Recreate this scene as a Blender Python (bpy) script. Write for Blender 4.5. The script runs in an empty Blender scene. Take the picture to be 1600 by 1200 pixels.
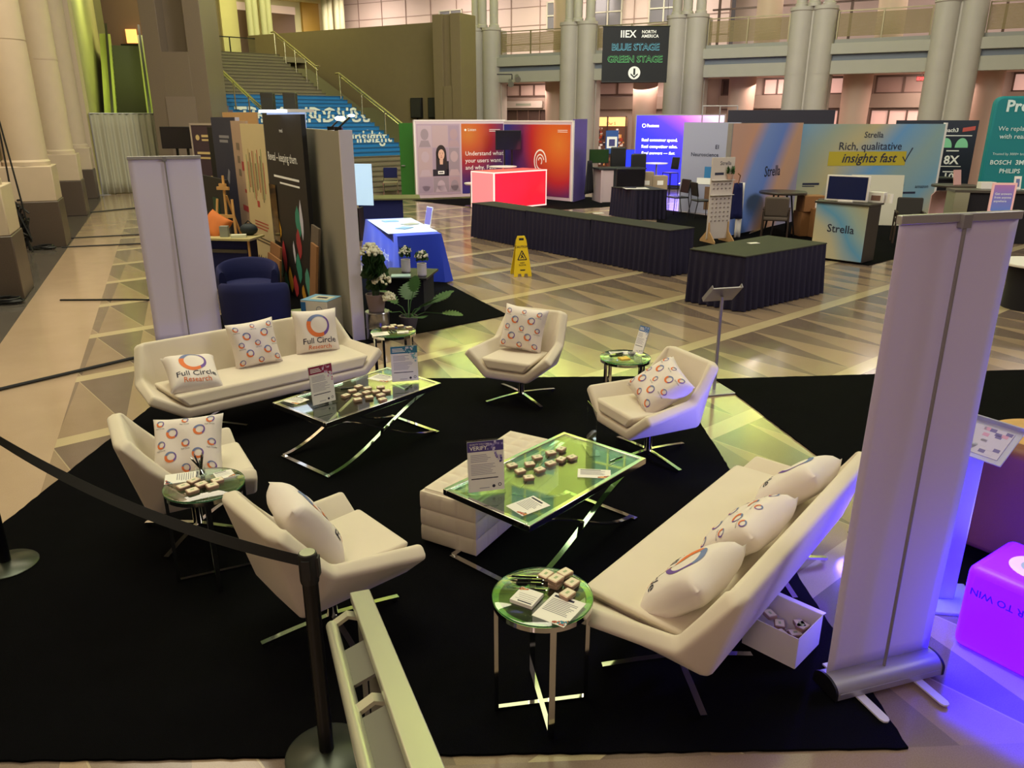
import bpy, bmesh, math, random
from math import sin, cos, tan, pi, radians, sqrt, atan2, hypot
from mathutils import Vector, Matrix
S = bpy.context.scene
COL = S.collection
RND = random.Random(11)

# ---------------------------------------------------------------- camera
cd = bpy.data.cameras.new('camera'); cam = bpy.data.objects.new('camera', cd); COL.objects.link(cam)
cd.sensor_width = 36; cd.lens = 27.0; cd.clip_end = 300; cd.clip_start = .05
cam.location = (0, 0, 2.5); cam.rotation_euler = (radians(90 - 19.076), 0, 0)
S.camera = cam
# ---------------------------------------------------------------- world, exposure
S.view_settings.view_transform = 'Standard'; S.view_settings.look = 'None'
S.view_settings.gamma = 1; S.view_settings.exposure = 0.0
W = bpy.data.worlds.new('world'); S.world = W; W.use_nodes = True
bg = W.node_tree.nodes['Background']; bg.inputs[0].default_value = (1.0, .80, .70, 1); bg.inputs[1].default_value = .11
# ---------------------------------------------------------------- large lights
def area(name, loc, target, size, power, color, size_y=None, spread=None):
    l = bpy.data.lights.new(name, 'AREA'); l.energy = power; l.color = color
    l.size = size
    if size_y: l.shape = 'RECTANGLE'; l.size_y = size_y
    if spread: l.spread = radians(spread)
    o = bpy.data.objects.new(name, l); COL.objects.link(o); o.location = loc
    o.rotation_euler = (Vector(target) - Vector(loc)).to_track_quat('-Z', 'Y').to_euler()
    return o
def point(name, loc, power, color, r=.05):
    l = bpy.data.lights.new(name, 'POINT'); l.energy = power; l.color = color; l.shadow_soft_size = r
    o = bpy.data.objects.new(name, l); COL.objects.link(o); o.location = loc
    return o
def spot(name, loc, target, power, color, angle=60, blend=.5, r=.05):
    l = bpy.data.lights.new(name, 'SPOT'); l.energy = power; l.color = color; l.spot_size = radians(angle); l.spot_blend = blend
    l.shadow_soft_size = r
    o = bpy.data.objects.new(name, l); COL.objects.link(o); o.location = loc
    o.rotation_euler = (Vector(target) - Vector(loc)).to_track_quat('-Z', 'Y').to_euler()
    return o
YG = (.80, 1.0, .22)
area('skylight_wash', (-2.2, 6.5, 15), (-2.2, 6.5, 0), 8, 1250, (1.0, .96, .68))
area('pink_fill', (-5, -5, 7), (-1, 5, .4), 5, 800, (1.0, .69, .60))  # unseen warm fill added behind the camera
area('hall_light', (5, 17, 17), (4, 17, 0), 12, 480, (1.0, .84, .66))
area('aisle_light', (-7, 13, 11), (-9.5, 17, 1), 7, 900, (1.0, .86, .64))
for k in range(5):      # unseen uplights added to wash the upper wall yellow-green
    f = Vector((-3.2 + 4.27 * k, 41.2 - 2.47 * k - 1.6, 9.5)); area('added_wall_uplight', f, f + Vector((.5, .9, 5)), 3.6, 1050, YG, .6)
area('facade_front_wash', (1, 20, 12), (5, 37, 4.5), 8, 1700, (1.0, .97, .85))
area('hall_fill', (15, 5, 9), (8, 19, 1), 6, 950, (1.0, .93, .88))
area('escalator_light', (-14.2, 31.5, 7.5), (-15.2, 32.5, 2), 2.0, 120, (.92, 1.0, .40))
area('upper_wall_wash', (0, 20, 13), (4, 40, 21), 10, 1500, YG, 6, 75)
area('roof_wash', (0, 8, 17), (0, 12, 26), 10, 1300, (.88, 1.0, .45))
area('stair_hall_wash', (-9, 40, 13), (-11, 48, 7), 8, 1100, (1.0, .95, .45))

# ---------------------------------------------------------------- materials
def lin(h):
    h = h.lstrip('#'); v = [int(h[i:i+2], 16) / 255 for i in (0, 2, 4)]
    return tuple(((c + .055) / 1.055) ** 2.4 if c > .04045 else c / 12.92 for c in v) + (1,)
MATS = {}
def mat(name, c, rough=.6, metal=0, es=0, ec=None, spec=.5, noise=0, nscale=30, bump=0, bscale=120, sheen=0):
    if name in MATS: return MATS[name]
    m = bpy.data.materials.new(name); m.use_nodes = True; nt = m.node_tree; b = nt.nodes['Principled BSDF']
    cc = lin(c) if isinstance(c, str) else tuple(c) + (1,)
    b.inputs['Base Color'].default_value = cc
    b.inputs['Roughness'].default_value = rough; b.inputs['Metallic'].default_value = metal
    b.inputs['Specular IOR Level'].default_value = spec
    if sheen: b.inputs['Sheen Weight'].default_value = sheen
    if es:
        b.inputs['Emission Color'].default_value = lin(ec or c); b.inputs['Emission Strength'].default_value = es
    if noise or bump:
        tc = nt.nodes.new('ShaderNodeTexCoord')
    if noise:
        n = nt.nodes.new('ShaderNodeTexNoise'); n.inputs['Scale'].default_value = nscale; n.inputs['Detail'].default_value = 4
        nt.links.new(tc.outputs['Object'], n.inputs['Vector'])
        mx = nt.nodes.new('ShaderNodeMix'); mx.data_type = 'RGBA'
        mx.inputs[6].default_value = tuple(min(1, x * (1 - noise)) for x in cc[:3]) + (1,)
        mx.inputs[7].default_value = tuple(min(1, x * (1 + noise)) for x in cc[:3]) + (1,)
        nt.links.new(n.outputs['Fac'], mx.inputs[0]); nt.links.new(mx.outputs[2], b.inputs['Base Color'])
    if bump:
        n2 = nt.nodes.new('ShaderNodeTexNoise'); n2.inputs['Scale'].default_value = bscale; n2.inputs['Detail'].default_value = 3
        nt.links.new(tc.outputs['Object'], n2.inputs['Vector'])
        bp = nt.nodes.new('ShaderNodeBump'); bp.inputs['Strength'].default_value = bump; bp.inputs['Distance'].default_value = .02
        nt.links.new(n2.outputs['Fac'], bp.inputs['Height']); nt.links.new(bp.outputs[0], b.inputs['Normal'])
    MATS[name] = m
    return m
class NT:
    """small helper for node expressions"""
    def __init__(s, name):
        s.m = bpy.data.materials.new(name); s.m.use_nodes = True; s.t = s.m.node_tree
        s.b = s.t.nodes['Principled BSDF']; MATS[name] = s.m
    def set(s, sock, v):
        if isinstance(v, (int, float)): sock.default_value = v
        elif isinstance(v, (tuple, list)): sock.default_value = v
        else: s.t.links.new(v, sock)
    def f(s, op, a, b=0.0, c=0.0):
        n = s.t.nodes.new('ShaderNodeMath'); n.operation = op
        for i, v in enumerate((a, b, c)): s.set(n.inputs[i], v)
        return n.outputs[0]
    def pos(s, kind='Object'):
        tc = s.t.nodes.new('ShaderNodeTexCoord'); sp = s.t.nodes.new('ShaderNodeSeparateXYZ')
        s.t.links.new(tc.outputs[kind], sp.inputs[0]); s.vec = tc.outputs[kind]
        return sp.outputs[0], sp.outputs[1], sp.outputs[2]
    def noise(s, scale, detail=3, rough=.5):
        n = s.t.nodes.new('ShaderNodeTexNoise'); n.inputs['Scale'].default_value = scale; n.inputs['Detail'].default_value = detail
        n.inputs['Roughness'].default_value = rough
        s.t.links.new(s.vec, n.inputs['Vector']); return n.outputs['Fac']
    def mix(s, fac, a, b):
        n = s.t.nodes.new('ShaderNodeMix'); n.data_type = 'RGBA'
        s.set(n.inputs[0], fac); s.set(n.inputs[6], a); s.set(n.inputs[7], b); return n.outputs[2]
    def ramp(s, fac, stops):
        n = s.t.nodes.new('ShaderNodeValToRGB'); cr = n.color_ramp
        cr.elements.remove(cr.elements[1]); cr.elements[0].position = stops[0][0]; cr.elements[0].color = lin(stops[0][1])
        for p, c in stops[1:]: cr.elements.new(p).color = lin(c)
        s.set(n.inputs[0], fac); return n.outputs[0]
    def bump(s, h, st, d=.02):
        n = s.t.nodes.new('ShaderNodeBump'); n.inputs['Strength'].default_value = st; n.inputs['Distance'].default_value = d
        s.set(n.inputs['Height'], h); s.t.links.new(n.outputs[0], s.b.inputs['Normal'])
    def out(s, color, rough=.5, emit=0, spec=.5):
        s.set(s.b.inputs['Base Color'], color); s.set(s.b.inputs['Roughness'], rough); s.b.inputs['Specular IOR Level'].default_value = spec
        if emit:
            s.set(s.b.inputs['Emission Color'], color); s.b.inputs['Emission Strength'].default_value = emit
        return s.m
def glassmat(name, tint, rough=.02, amount=.12, refl=(1, 1, 1, 1)):
    m = bpy.data.materials.new(name); m.use_nodes = True; t = m.node_tree; t.nodes.clear()
    o = t.nodes.new('ShaderNodeOutputMaterial'); tr = t.nodes.new('ShaderNodeBsdfTransparent'); gl = t.nodes.new('ShaderNodeBsdfGlossy')
    mx = t.nodes.new('ShaderNodeMixShader'); lw = t.nodes.new('ShaderNodeLayerWeight'); lw.inputs[0].default_value = .5; fr = t.nodes.new('ShaderNodeMath'); fr.operation = 'POWER'; fr.inputs[1].default_value = 4.0; t.links.new(lw.outputs['Facing'], fr.inputs[0])
    ad = t.nodes.new('ShaderNodeMath'); ad.operation = 'ADD'; ad.inputs[1].default_value = amount; ad.use_clamp = True
    tr.inputs[0].default_value = tint; gl.inputs['Roughness'].default_value = rough; gl.inputs[0].default_value = refl
    t.links.new(fr.outputs[0], ad.inputs[0]); t.links.new(ad.outputs[0], mx.inputs[0])
    t.links.new(tr.outputs[0], mx.inputs[1]); t.links.new(gl.outputs[0], mx.inputs[2]); t.links.new(mx.outputs[0], o.inputs[0])
    MATS[name] = m; return m
def cloudmat(name, stops, sx=1.0, sz=1.0, nscale=.7, namt=.6, emit=0, rough=.5, off=(0, 0), radial=None):
    """soft printed colour gradient across a board (local x/z)"""
    n = NT(name); x, y, z = n.pos()
    a = n.f('ADD', n.f('MULTIPLY', n.f('ADD', x, off[0]), sx), n.f('MULTIPLY', n.f('ADD', z, off[1]), sz))
    if radial:
        dx, dz = n.f('SUBTRACT', x, radial[0]), n.f('SUBTRACT', z, radial[1]); a = n.f('DIVIDE', n.f('SQRT', n.f('ADD', n.f('MULTIPLY', dx, dx), n.f('MULTIPLY', dz, dz))), radial[2])
    ns = n.f('MULTIPLY', n.f('SUBTRACT', n.noise(nscale, 1.0), .5), namt * 2)
    return n.out(n.ramp(n.f('ADD', a, ns), stops), rough, emit)

def floor_material():
    n = NT('polished_stone_floor'); x, y, z = n.pos('Generated') if 0 else n.pos('Object')
    E = radians(41); K = radians(112)
    def dot(ax, ay, c=0.0): return n.f('ADD', n.f('ADD', n.f('MULTIPLY', x, ax), n.f('MULTIPLY', y, ay)), c)
    t = n.f('DIVIDE', dot(-sin(E), cos(E), -5.0), 1.68)
    fb = n.f('FRACT', t)
    d = cos(E) * sin(K) - sin(E) * cos(K)
    a = n.f('DIVIDE', dot(sin(K) / d, -cos(K) / d, 1.9 + 53), .53)
    fa = n.f('FRACT', a)
    par = n.f('LESS_THAN', n.f('FRACT', n.f('MULTIPLY', a, .5)), .5)
    b2 = n.f('DIVIDE', n.f('SUBTRACT', fb, .11), .89)
    dark = n.f('GREATER_THAN', n.f('ADD', fa, b2), 1.0)
    big = n.noise(2.2, 4, .6); sp = n.noise(160, 2, .7)
    cA = n.mix(par, lin('#68503f'), lin('#775f4b'))       # dark triangles
    cB = n.mix(par, lin('#9a7e60'), lin('#a68a6a'))       # light triangles
    c = n.mix(dark, cB, cA)
    strip = n.f('LESS_THAN', fb, .11)
    c = n.mix(strip, c, lin('#cbb78c'))
    # fine bright joints
    j = n.f('LESS_THAN', n.f('ABSOLUTE', n.f('SUBTRACT', n.f('ADD', fa, b2), 1.0)), .008)
    c = n.mix(n.f('MULTIPLY', j, .5), c, lin('#d8c79a'))
    kd = dot(sin(radians(113.5)), -cos(radians(113.5)), 7.05 * sin(radians(113.5)) + 10.92 * cos(radians(113.5)))
    band = n.f('LESS_THAN', kd, 1.0); c = n.mix(band, c, lin('#c0a284'))
    edge = n.f('LESS_THAN', kd, .06); c = n.mix(edge, c, lin('#453a30'))
    near = n.f('LESS_THAN', dot(-.05, 1.0), 2.47); c = n.mix(near, c, lin('#8f7460'))
    gr = n.f('ADD', n.f('MULTIPLY', n.f('SUBTRACT', sp, .5), .7), n.f('MULTIPLY', n.f('SUBTRACT', big, .5), .35))
    c = n.mix(n.f('ADD', .5, gr), n.mix(.38, c, (0, 0, 0, 1)), n.mix(.12, c, (1, 1, 1, 1)))
    n.bump(n.noise(1.1, 2), .012, .05)
    return n.out(c, n.f('ADD', .10, n.f('MULTIPLY', big, .08)), spec=.62)

# frequently used surfaces
CARPET = None
def carpet_material():
    n = NT('black_carpet_pile'); n.pos()
    f1 = n.noise(420, 2); f2 = n.noise(5, 3)
    c = n.mix(n.f('MULTIPLY', f1, f2), lin('#050508'), lin('#131318'))
    n.bump(f1, .8, .02)
    return n.out(c, 1.0, spec=.08)
CARPET = carpet_material()
CREAM = mat('cream_fabric', '#d9cdbc', .85, bump=.10, bscale=500, noise=.04, nscale=6, sheen=.2)
PILLOW = mat('pillow_cotton', '#e2d8d4', .9, bump=.12, bscale=700)
CHROME = mat('chrome', '#d8d8d4', .08, 1.0)
ALU = mat('brushed_aluminium', '#b3b1b4', .36, .55)
BLACKM = mat('black_metal', '#0d0d0e', .38, .2)
BLACKP = mat('black_plastic', '#131315', .45)
WHITE = mat('white_laminate', '#e6e2df', .45)
GLASS = glassmat('green_edged_glass', (.70, .86, .70, 1), amount=.09)
CLEAR = glassmat('clear_acrylic', (.95, .97, .97, 1), amount=.03)
GLASSEDGE = mat('glass_edge_green', '#2f7a52', .15, spec=.8)
INK = mat('ink_dark', '#23203c', .7)
ORANGE = mat('ink_orange', '#d9713a', .75); PURPLE = mat('ink_purple', '#6a4a9c', .75); SLATE = mat('ink_slate_blue', '#6b7aa8', .75)
WOOD = mat('pale_wood', '#c99c62', .55, noise=.18, nscale=9)
PLY = mat('plywood', '#b8956a', .6, noise=.12, nscale=14)
CARDB = mat('cardboard', '#8a5f38', .85, noise=.08, nscale=20)
PAPER = mat('white_paper', '#e9e6e0', .8)
DRAPEBLK = mat('black_table_cloth', '#15131a', .95, bump=.1, bscale=600, sheen=.05)
GRAN = mat('dark_granite', '#574b43', .38, noise=.22, nscale=60)
STONE = mat('cream_stone', '#c9b7a0', .6, noise=.05, nscale=4)
STONEG = mat('pale_facade_stone', '#a6a597', .6, noise=.05, nscale=3)
NAVY = mat('navy_fabric', '#0a1350', .85, bump=.1, bscale=400)

# ---------------------------------------------------------------- mesh building
def rotm(rx=0, ry=0, rz=0):
    return Matrix.Rotation(rz, 4, 'Z') @ Matrix.Rotation(ry, 4, 'Y') @ Matrix.Rotation(rx, 4, 'X')
TXT = {}
class M:
    def __init__(s): s.bm = bmesh.new(); s.mi = 0; s.X = Matrix.Identity(4)
    def mark(s): return len(s.bm.verts), len(s.bm.faces)
    def face(s, vs, flip=False):
        try: f = s.bm.faces.new(vs if not flip else list(reversed(vs)))
        except ValueError: return None
        f.material_index = s.mi; f.smooth = True; return f
    def v(s, p): return s.bm.verts.new(s.X @ Vector(p))
    def box(s, c, d, rz=0, rx=0, ry=0):
        m = Matrix.Translation(c) @ rotm(rx, ry, rz); h = [q / 2 for q in d]
        V = [s.v(m @ Vector((sx * h[0], sy * h[1], sz * h[2]))) for sz in (-1, 1) for sy in (-1, 1) for sx in (-1, 1)]
        for f in ((0, 2, 3, 1), (4, 5, 7, 6), (0, 1, 5, 4), (2, 6, 7, 3), (0, 4, 6, 2), (1, 3, 7, 5)): s.face([V[i] for i in f])
        return s
    def rings(s, rings, cap=True, closed=False):
        R = [[s.v(p) for p in r] for r in rings]; n = len(R[0])
        for i in range(len(R) - (0 if closed else 1)):
            a, b = R[i], R[(i + 1) % len(R)]
            for j in range(n): s.face([a[j], a[(j + 1) % n], b[(j + 1) % n], b[j]])
        if cap and not closed: s.face(list(reversed(R[0]))); s.face(R[-1])
        return s
    def lathe(s, prof, n=24, c=(0, 0, 0), cap=True, a0=0, a1=2 * pi):
        c = Vector(c)
        return s.rings([[c + Vector((r * cos(2 * pi * k / n), r * sin(2 * pi * k / n), z)) for k in range(n)] for r, z in prof], cap)
    def sweep(s, pts, prof, up=(0, 0, 1), cap=True, closed=False):
        P = [Vector(p) for p in pts]; up = Vector(up); out = []
        for i, p in enumerate(P):
            if closed: t = P[(i + 1) % len(P)] - P[i - 1]
            else: t = P[min(i + 1, len(P) - 1)] - P[max(i - 1, 0)]
            t.normalize(); side = t.cross(up)
            if side.length < 1e-4: side = t.cross(Vector((0, 1, .01)))
            side.normalize(); u = side.cross(t)
            out.append([p + side * a + u * b for a, b in prof])
        return s.rings(out, cap, closed)
    def tube(s, pts, r, n=8, r1=None, cap=True, closed=False, up=(0, 0, 1)):
        if r1 is None: return s.sweep(pts, [(r * cos(2 * pi * k / n), r * sin(2 * pi * k / n)) for k in range(n)], up, cap, closed)
        P = [Vector(p) for p in pts]; out = []
        for i, p in enumerate(P):
            t = (P[min(i + 1, len(P) - 1)] - P[max(i - 1, 0)]).normalized(); sd = t.cross(Vector(up))
            if sd.length < 1e-4: sd = t.cross(Vector((0, 1, .01)))
            sd.normalize(); u = sd.cross(t); q = r + (r1 - r) * i / (len(P) - 1)
            out.append([p + (sd * cos(2 * pi * k / n) + u * sin(2 * pi * k / n)) * q for k in range(n)])
        return s.rings(out, cap)
    def bar(s, pts, w, t, up=(0, 0, 1), closed=False):
        return s.sweep(pts, [(-w / 2, -t / 2), (w / 2, -t / 2), (w / 2, t / 2), (-w / 2, t / 2)], up, True, closed)
    def prism(s, poly, z0, z1, m=None):
        m = m or Matrix.Identity(4); n = len(poly)
        a = [s.v(m @ Vector((x, y, z0))) for x, y in poly]; b = [s.v(m @ Vector((x, y, z1))) for x, y in poly]
        for i in range(n): s.face([a[i], a[(i + 1) % n], b[(i + 1) % n], b[i]])
        s.face(list(reversed(a))); s.face(b); return s
    def grid(s, fn, nu, nv, flip=False, wrap=False):
        V = [[s.v(fn(i / nu, j / nv)) for i in range(nu + (0 if wrap else 1))] for j in range(nv + 1)]; w = len(V[0])
        for j in range(nv):
            for i in range(nu): s.face([V[j][i], V[j][(i + 1) % w], V[j + 1][(i + 1) % w], V[j + 1][i]], flip)
        return V
    def ball(s, c, r, n=10, sc=(1, 1, 1)):
        c = Vector(c); k = n // 2 + 1
        s.rings([[c + Vector((sc[0] * r * sin(pi * i / k) * cos(2 * pi * j / n), sc[1] * r * sin(pi * i / k) * sin(2 * pi * j / n), -sc[2] * r * cos(pi * i / k))) for j in range(n)] for i in range(1, k)])
        return s
    # flat graphics in the local x/z plane, front looks to -y
    def rect(s, x0, z0, x1, z1, y=0):
        s.face([s.v((x0, y, z0)), s.v((x1, y, z0)), s.v((x1, y, z1)), s.v((x0, y, z1))]); return s
    def poly(s, pts, y=0): s.face([s.v((x, y, z)) for x, z in pts]); return s
    def disc(s, x, z, r, y=0, n=20, rz=None): return s.poly([(x + r * cos(2 * pi * k / n), z + (rz or r) * sin(2 * pi * k / n)) for k in range(n)], y)
    def ring(s, x, z, r, r2, y=0, n=28, dx=0, dz=0, mis=None):
        for k in range(n):
            a, b = 2 * pi * k / n, 2 * pi * (k + 1) / n
            if mis: s.mi = mis(a)
            s.face([s.v((x + r * cos(a), y, z + r * sin(a))), s.v((x + r * cos(b), y, z + r * sin(b))), s.v((x + dx + r2 * cos(b), y, z + dz + r2 * sin(b))), s.v((x + dx + r2 * cos(a), y, z + dz + r2 * sin(a)))])
        return s
    def text(s, body, x, z, size, y=0, align='CENTER', bold=0, shear=0, fn=None, space=1.0):
        key = (body, align, bold, shear, space)
        if key not in TXT:
            cu = bpy.data.curves.new('t', 'FONT'); cu.body = body; cu.resolution_u = 2; cu.align_x = align
            cu.offset = bold; cu.shear = shear; cu.space_character = space; cu.space_line = .95
            o = bpy.data.objects.new('t', cu); me = o.to_mesh()
            TXT[key] = ([tuple(q.co) for q in me.vertices], [tuple(p.vertices) for p in me.polygons])
            o.to_mesh_clear(); bpy.data.objects.remove(o); bpy.data.curves.remove(cu)
        vs, fs = TXT[key]
        V = [s.v(fn(x + p[0] * size, z + p[1] * size) if fn else (x + p[0] * size, y, z + p[1] * size)) for p in vs]
        for f in fs: s.face([V[i] for i in f])
        return s
    def build(s, name, mats, parent=None, bevel=0, segs=2, sub=0, flat=False, solid=0, ang=35, recalc=True):
        if recalc: bmesh.ops.recalc_face_normals(s.bm, faces=s.bm.faces[:])
        me = bpy.data.meshes.new(name); s.bm.to_mesh(me); s.bm.free()
        if not isinstance(mats, (list, tuple)): mats = [mats]
        for m in mats: me.materials.append(m)
        o = bpy.data.objects.new(name, me); COL.objects.link(o)
        if parent: o.parent = parent
        if solid:
            q = o.modifiers.new('solid', 'SOLIDIFY'); q.thickness = solid; q.offset = -1; q.use_even_offset = True
        if bevel:
            q = o.modifiers.new('bevel', 'BEVEL'); q.width = bevel; q.segments = segs; q.limit_method = 'ANGLE'; q.angle_limit = radians(28)
        if sub:
            q = o.modifiers.new('sub', 'SUBSURF'); q.levels = sub; q.render_levels = sub
        if flat: me.polygons.foreach_set('use_smooth', [False] * len(me.polygons))
        else: me.set_sharp_from_angle(angle=radians(ang))
        return o
def G(): return M()
def thing(name, label, cat, loc=(0, 0, 0), rz=0, group=None):
    o = bpy.data.objects.new(name, None); o.empty_display_size = .1; COL.objects.link(o)
    o.location = loc; o.rotation_euler = (0, 0, rz); return tag(o, label, cat, group)
def tag(o, label, cat, group=None, kind=None):
    o['label'] = label; o['category'] = cat
    if group: o['group'] = group
    if kind: o['kind'] = kind
    return o
def put(o, loc, rz=0): o.location = loc; o.rotation_euler = (0, 0, rz); return o
def struct(o, label=None):
    o['kind'] = 'structure'
    if label: o['label'] = label
    return o
def dup(root, loc, rz=0, label=None, group=None):
    r = root.copy(); COL.objects.link(r); r.location = loc; r.rotation_euler = (0, 0, rz)
    if label: r['label'] = label
    if group: r['group'] = group
    for ch in list(root.children):
        c = ch.copy(); COL.objects.link(c); c.parent = r
        for g in list(ch.children):
            d = g.copy(); COL.objects.link(d); d.parent = c
    return r
def seg(p0, p1):
    dx, dy = p1[0] - p0[0], p1[1] - p0[1]
    return ((p0[0] + p1[0]) / 2, (p0[1] + p1[1]) / 2, 0), atan2(dy, dx), hypot(dx, dy)
def lines(g, x0, z0, w, n, dz, h, y=0, ragged=.3):
    for k in range(n): g.rect(x0, z0 - k * dz - h, x0 + w * (1 - ragged * RND.random()), z0 - k * dz, y)

# ================================================================= THE HALL
m = M(); m.box((0, 25, -.15), (90, 90, .3)); struct(m.build('floor', floor_material(), flat=True))

# left wall: piers on granite and stone plinths
K = radians(113.6); KU = Vector((cos(K), sin(K), 0)); KV = Vector((-sin(K), cos(K), 0))
def pier(corner, label):
    t = thing('stone_pier', label, 'pier', (corner[0], corner[1], 0), K, 'stone piers along the left wall')
    m = M(); m.box((.5, 1.0, .46), (1.0, 1.98, .92)); m.build('granite_base', GRAN, t, bevel=.015)
    m = M(); m.box((.5, 1.0, 1.26), (.94, 1.94, .68)); m.build('plinth', STONE, t, bevel=.015)
    m = M(); zs = [1.6, 4.2, 4.23, 7.4, 7.43, 11, 16]; 
    def shaft(x, y, r):
        m.lathe([(r + .03, 1.6), (r + .03, 1.68), (r, 1.72), (r, 3.9), (r - .008, 3.9), (r - .008, 3.93), (r, 3.93), (r, 6.6), (r - .008, 6.6), (r - .008, 6.63), (r, 6.63), (r, 15)], 28, (x, y, 0))
    shaft(.46, .5, .40); shaft(.24, 1.15, .22); shaft(.74, 1.15, .22); m.box((.5, 1.5, 8.3), (.8, .98, 13.4))
    m.build('column_shaft', STONE, t)
    return t
for q, lb in (((-7.1, 11.0), 'nearest stone pier of the left wall, cut by the frame edge'), ((-9.17, 15.9), 'second stone pier from the front along the left wall'),
              ((-11.57, 21.3), 'third stone pier from the front along the left wall'), ((-13.7, 26.05), 'farthest left stone pier, beside the pale drape')):
    pier(q, lb)
m = M(); c = Vector((-7.1, 11, 0)) + KU * 6 + KV * 2.35; m.box((c.x, c.y, 8), (42, .5, 16), rz=K); m2 = m.build('wall_left', STONE, flat=True); struct(m2)
m = M(); c2 = Vector((-7.1, 11, 0)) + KU * 6 + KV * 2.06; m.box((c2.x, c2.y, .46), (42, .12, .92), rz=K); struct(m.build('baseboard_left', GRAN, flat=True))

# far dark granite pier
t = thing('granite_pier', 'massive dark granite pier with a tall niche left of the stairs', 'pier', (-11.25, 28.6, 0))
m = M()
m.box((-.72, 0, 8), (.56, 1.6, 16)); m.box((.72, 0, 8), (.56, 1.6, 16)); m.box((0, .3, 8), (.9, 1.0, 16)); m.box((0, -.25, 2.3), (.9, 1.1, 4.6))
m.build('shaft', mat('granite_dark_brown', '#7b6d5d', .45, noise=.15, nscale=40), t, bevel=.01)
m = M(); m.box((0, -.81, 2.0), (1.0, .03, 2.4)); m.build('inset_panel', mat('granite_panel', '#85776a', .4, noise=.12, nscale=40), t)

# right / rear enclosure
YEL = mat('yellow_lit_stone', '#d3c98e', .7, noise=.05, nscale=2)
PINK = mat('pink_beige_panel', '#c6b3a8', .6)
F0 = Vector((-1.1, 40, 0)); FD = Vector((4.27, -2.47, 0)); FA = atan2(FD.y, FD.x); FN = Vector((sin(FA), -cos(FA), 0))   # FN points into the hall
def fpos(i, back=0, z=0): return F0 + FD * i - FN * back + Vector((0, 0, z))
SP = FD.length
def fbox(m, i0, i1, back0, back1, z0, z1):
    a, b = fpos(i0, back0), fpos(i1, back1); d = (i1 - i0) * SP
    c = (fpos((i0 + i1) / 2, (back0 + back1) / 2, (z0 + z1) / 2)); m.box(c, (d, abs(back1 - back0), z1 - z0), rz=FA)
m = M(); fbox(m, -.3, 6.5, -.4, 6.5, 4.86, 5.33); struct(m.build('floor_gallery', mat('gallery_slab_edge', '#8f9089', .6), flat=True))
m = M()
for k in range(-1, 7):   # fascia, beam and shadow gap in front of the slab, one run per bay
    fbox(m, k + .16, k + .84, -.62, -.35, 4.80, 5.18); fbox(m, k + .16, k + .84, -.5, -.1, 4.10, 4.58)
struct(m.build('trim_1', STONEG, bevel=.01))
m = M(); fbox(m, -.3, 6.5, -.42, -.1, 4.58, 4.86); struct(m.build('trim_2', mat('blue_grey_gap', '#6d7680', .6), flat=True))
m = M(); fbox(m, -.3, 6.5, -.1, 6.5, 4.2, 4.3); struct(m.build('ceiling_arcade', mat('arcade_soffit', '#c9b4a8', .7), flat=True))
m = M(); fbox(m, 1.9, 6.5, .6, 9, 8.9, 9.2); struct(m.build('ceiling_gallery', mat('gallery_ceiling', '#c9b8b0', .7), flat=True))
m = M(); fbox(m, -3.2, 6.5, .3, .7, 9.0, 26); struct(m.build('wall_back', mat('upper_wall_stone', '#c4c09a', .7), flat=True))
for k in range(-3, 7):   # tall windows of the upper wall
    for j, z0 in enumerate((10.2, 14.2, 18.2)):
        t = thing('upper_window', 'tall window of the lit upper atrium wall', 'window', fpos(k + .5, .25, z0), FA, 'windows of the upper atrium wall')
        t['kind'] = 'structure'; t.name = 'window_1'; del t['label']; del t['category']; del t['group']
        m = M()
        for x in (-1.4, -.47, .47, 1.4): m.box((x, 0, 1.4), (.09, .14, 2.9))
        for z in (0, 1.4, 2.85): m.box((0, 0, z), (2.9, .14, .09))
        m.build('window_frame', mat('pale_mullion', '#b9b6a0', .5), t)
        m = M(); m.box((0, .02, 1.4), (2.8, .03, 2.8)); m.build('pane', mat('bluish_pane', '#7f97b5', .15), t)
# clustered columns in front of the gallery
CSTONE = mat('green_grey_stone', '#b2ada2', .55, noise=.05, nscale=3)
def column(i, label):
    t = thing('clustered_column', label, 'column', fpos(i, -.35), FA, 'clustered columns of the gallery front')
    m = M()
    m.lathe([(.42, 0), (.42, 4.08), (.41, 4.08), (.41, 4.11), (.42, 4.11), (.42, 6.35), (.46, 6.38), (.46, 6.5)], 22, (-.42, -.1, 0))
    m.lathe([(.42, 0), (.42, 4.08), (.41, 4.08), (.41, 4.11), (.42, 4.11), (.42, 6.35), (.46, 6.38), (.46, 6.5)], 22, (.42, -.1, 0))
    m.box((0, .15, 3.25), (.5, .8, 6.5)); m.box((0, .35, 3.2), (1.68, .5, 6.4)); m.build('lower_shaft', CSTONE, t)
    m = M(); 
    for x, y in ((-.5, 0), (0, -.2), (.5, 0)): m.lathe([(.24, 6.5), (.24, 6.62), (.2, 6.66), (.2, 14)], 16, (x, y, 0))
    m.build('upper_shaft', CSTONE, t)
for i, lb in enumerate(('clustered stone column beside the olive stair wall', 'clustered stone column left of the black hanging banner', 'clustered stone column right of the black hanging banner',
                        'clustered stone column above the pale blue panel wall', 'clustered stone column rising behind the right roll-up banner')):
    column(i, lb)
column(5.05, 'clustered stone column at the far right, mostly hidden by the teal wall')
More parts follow.
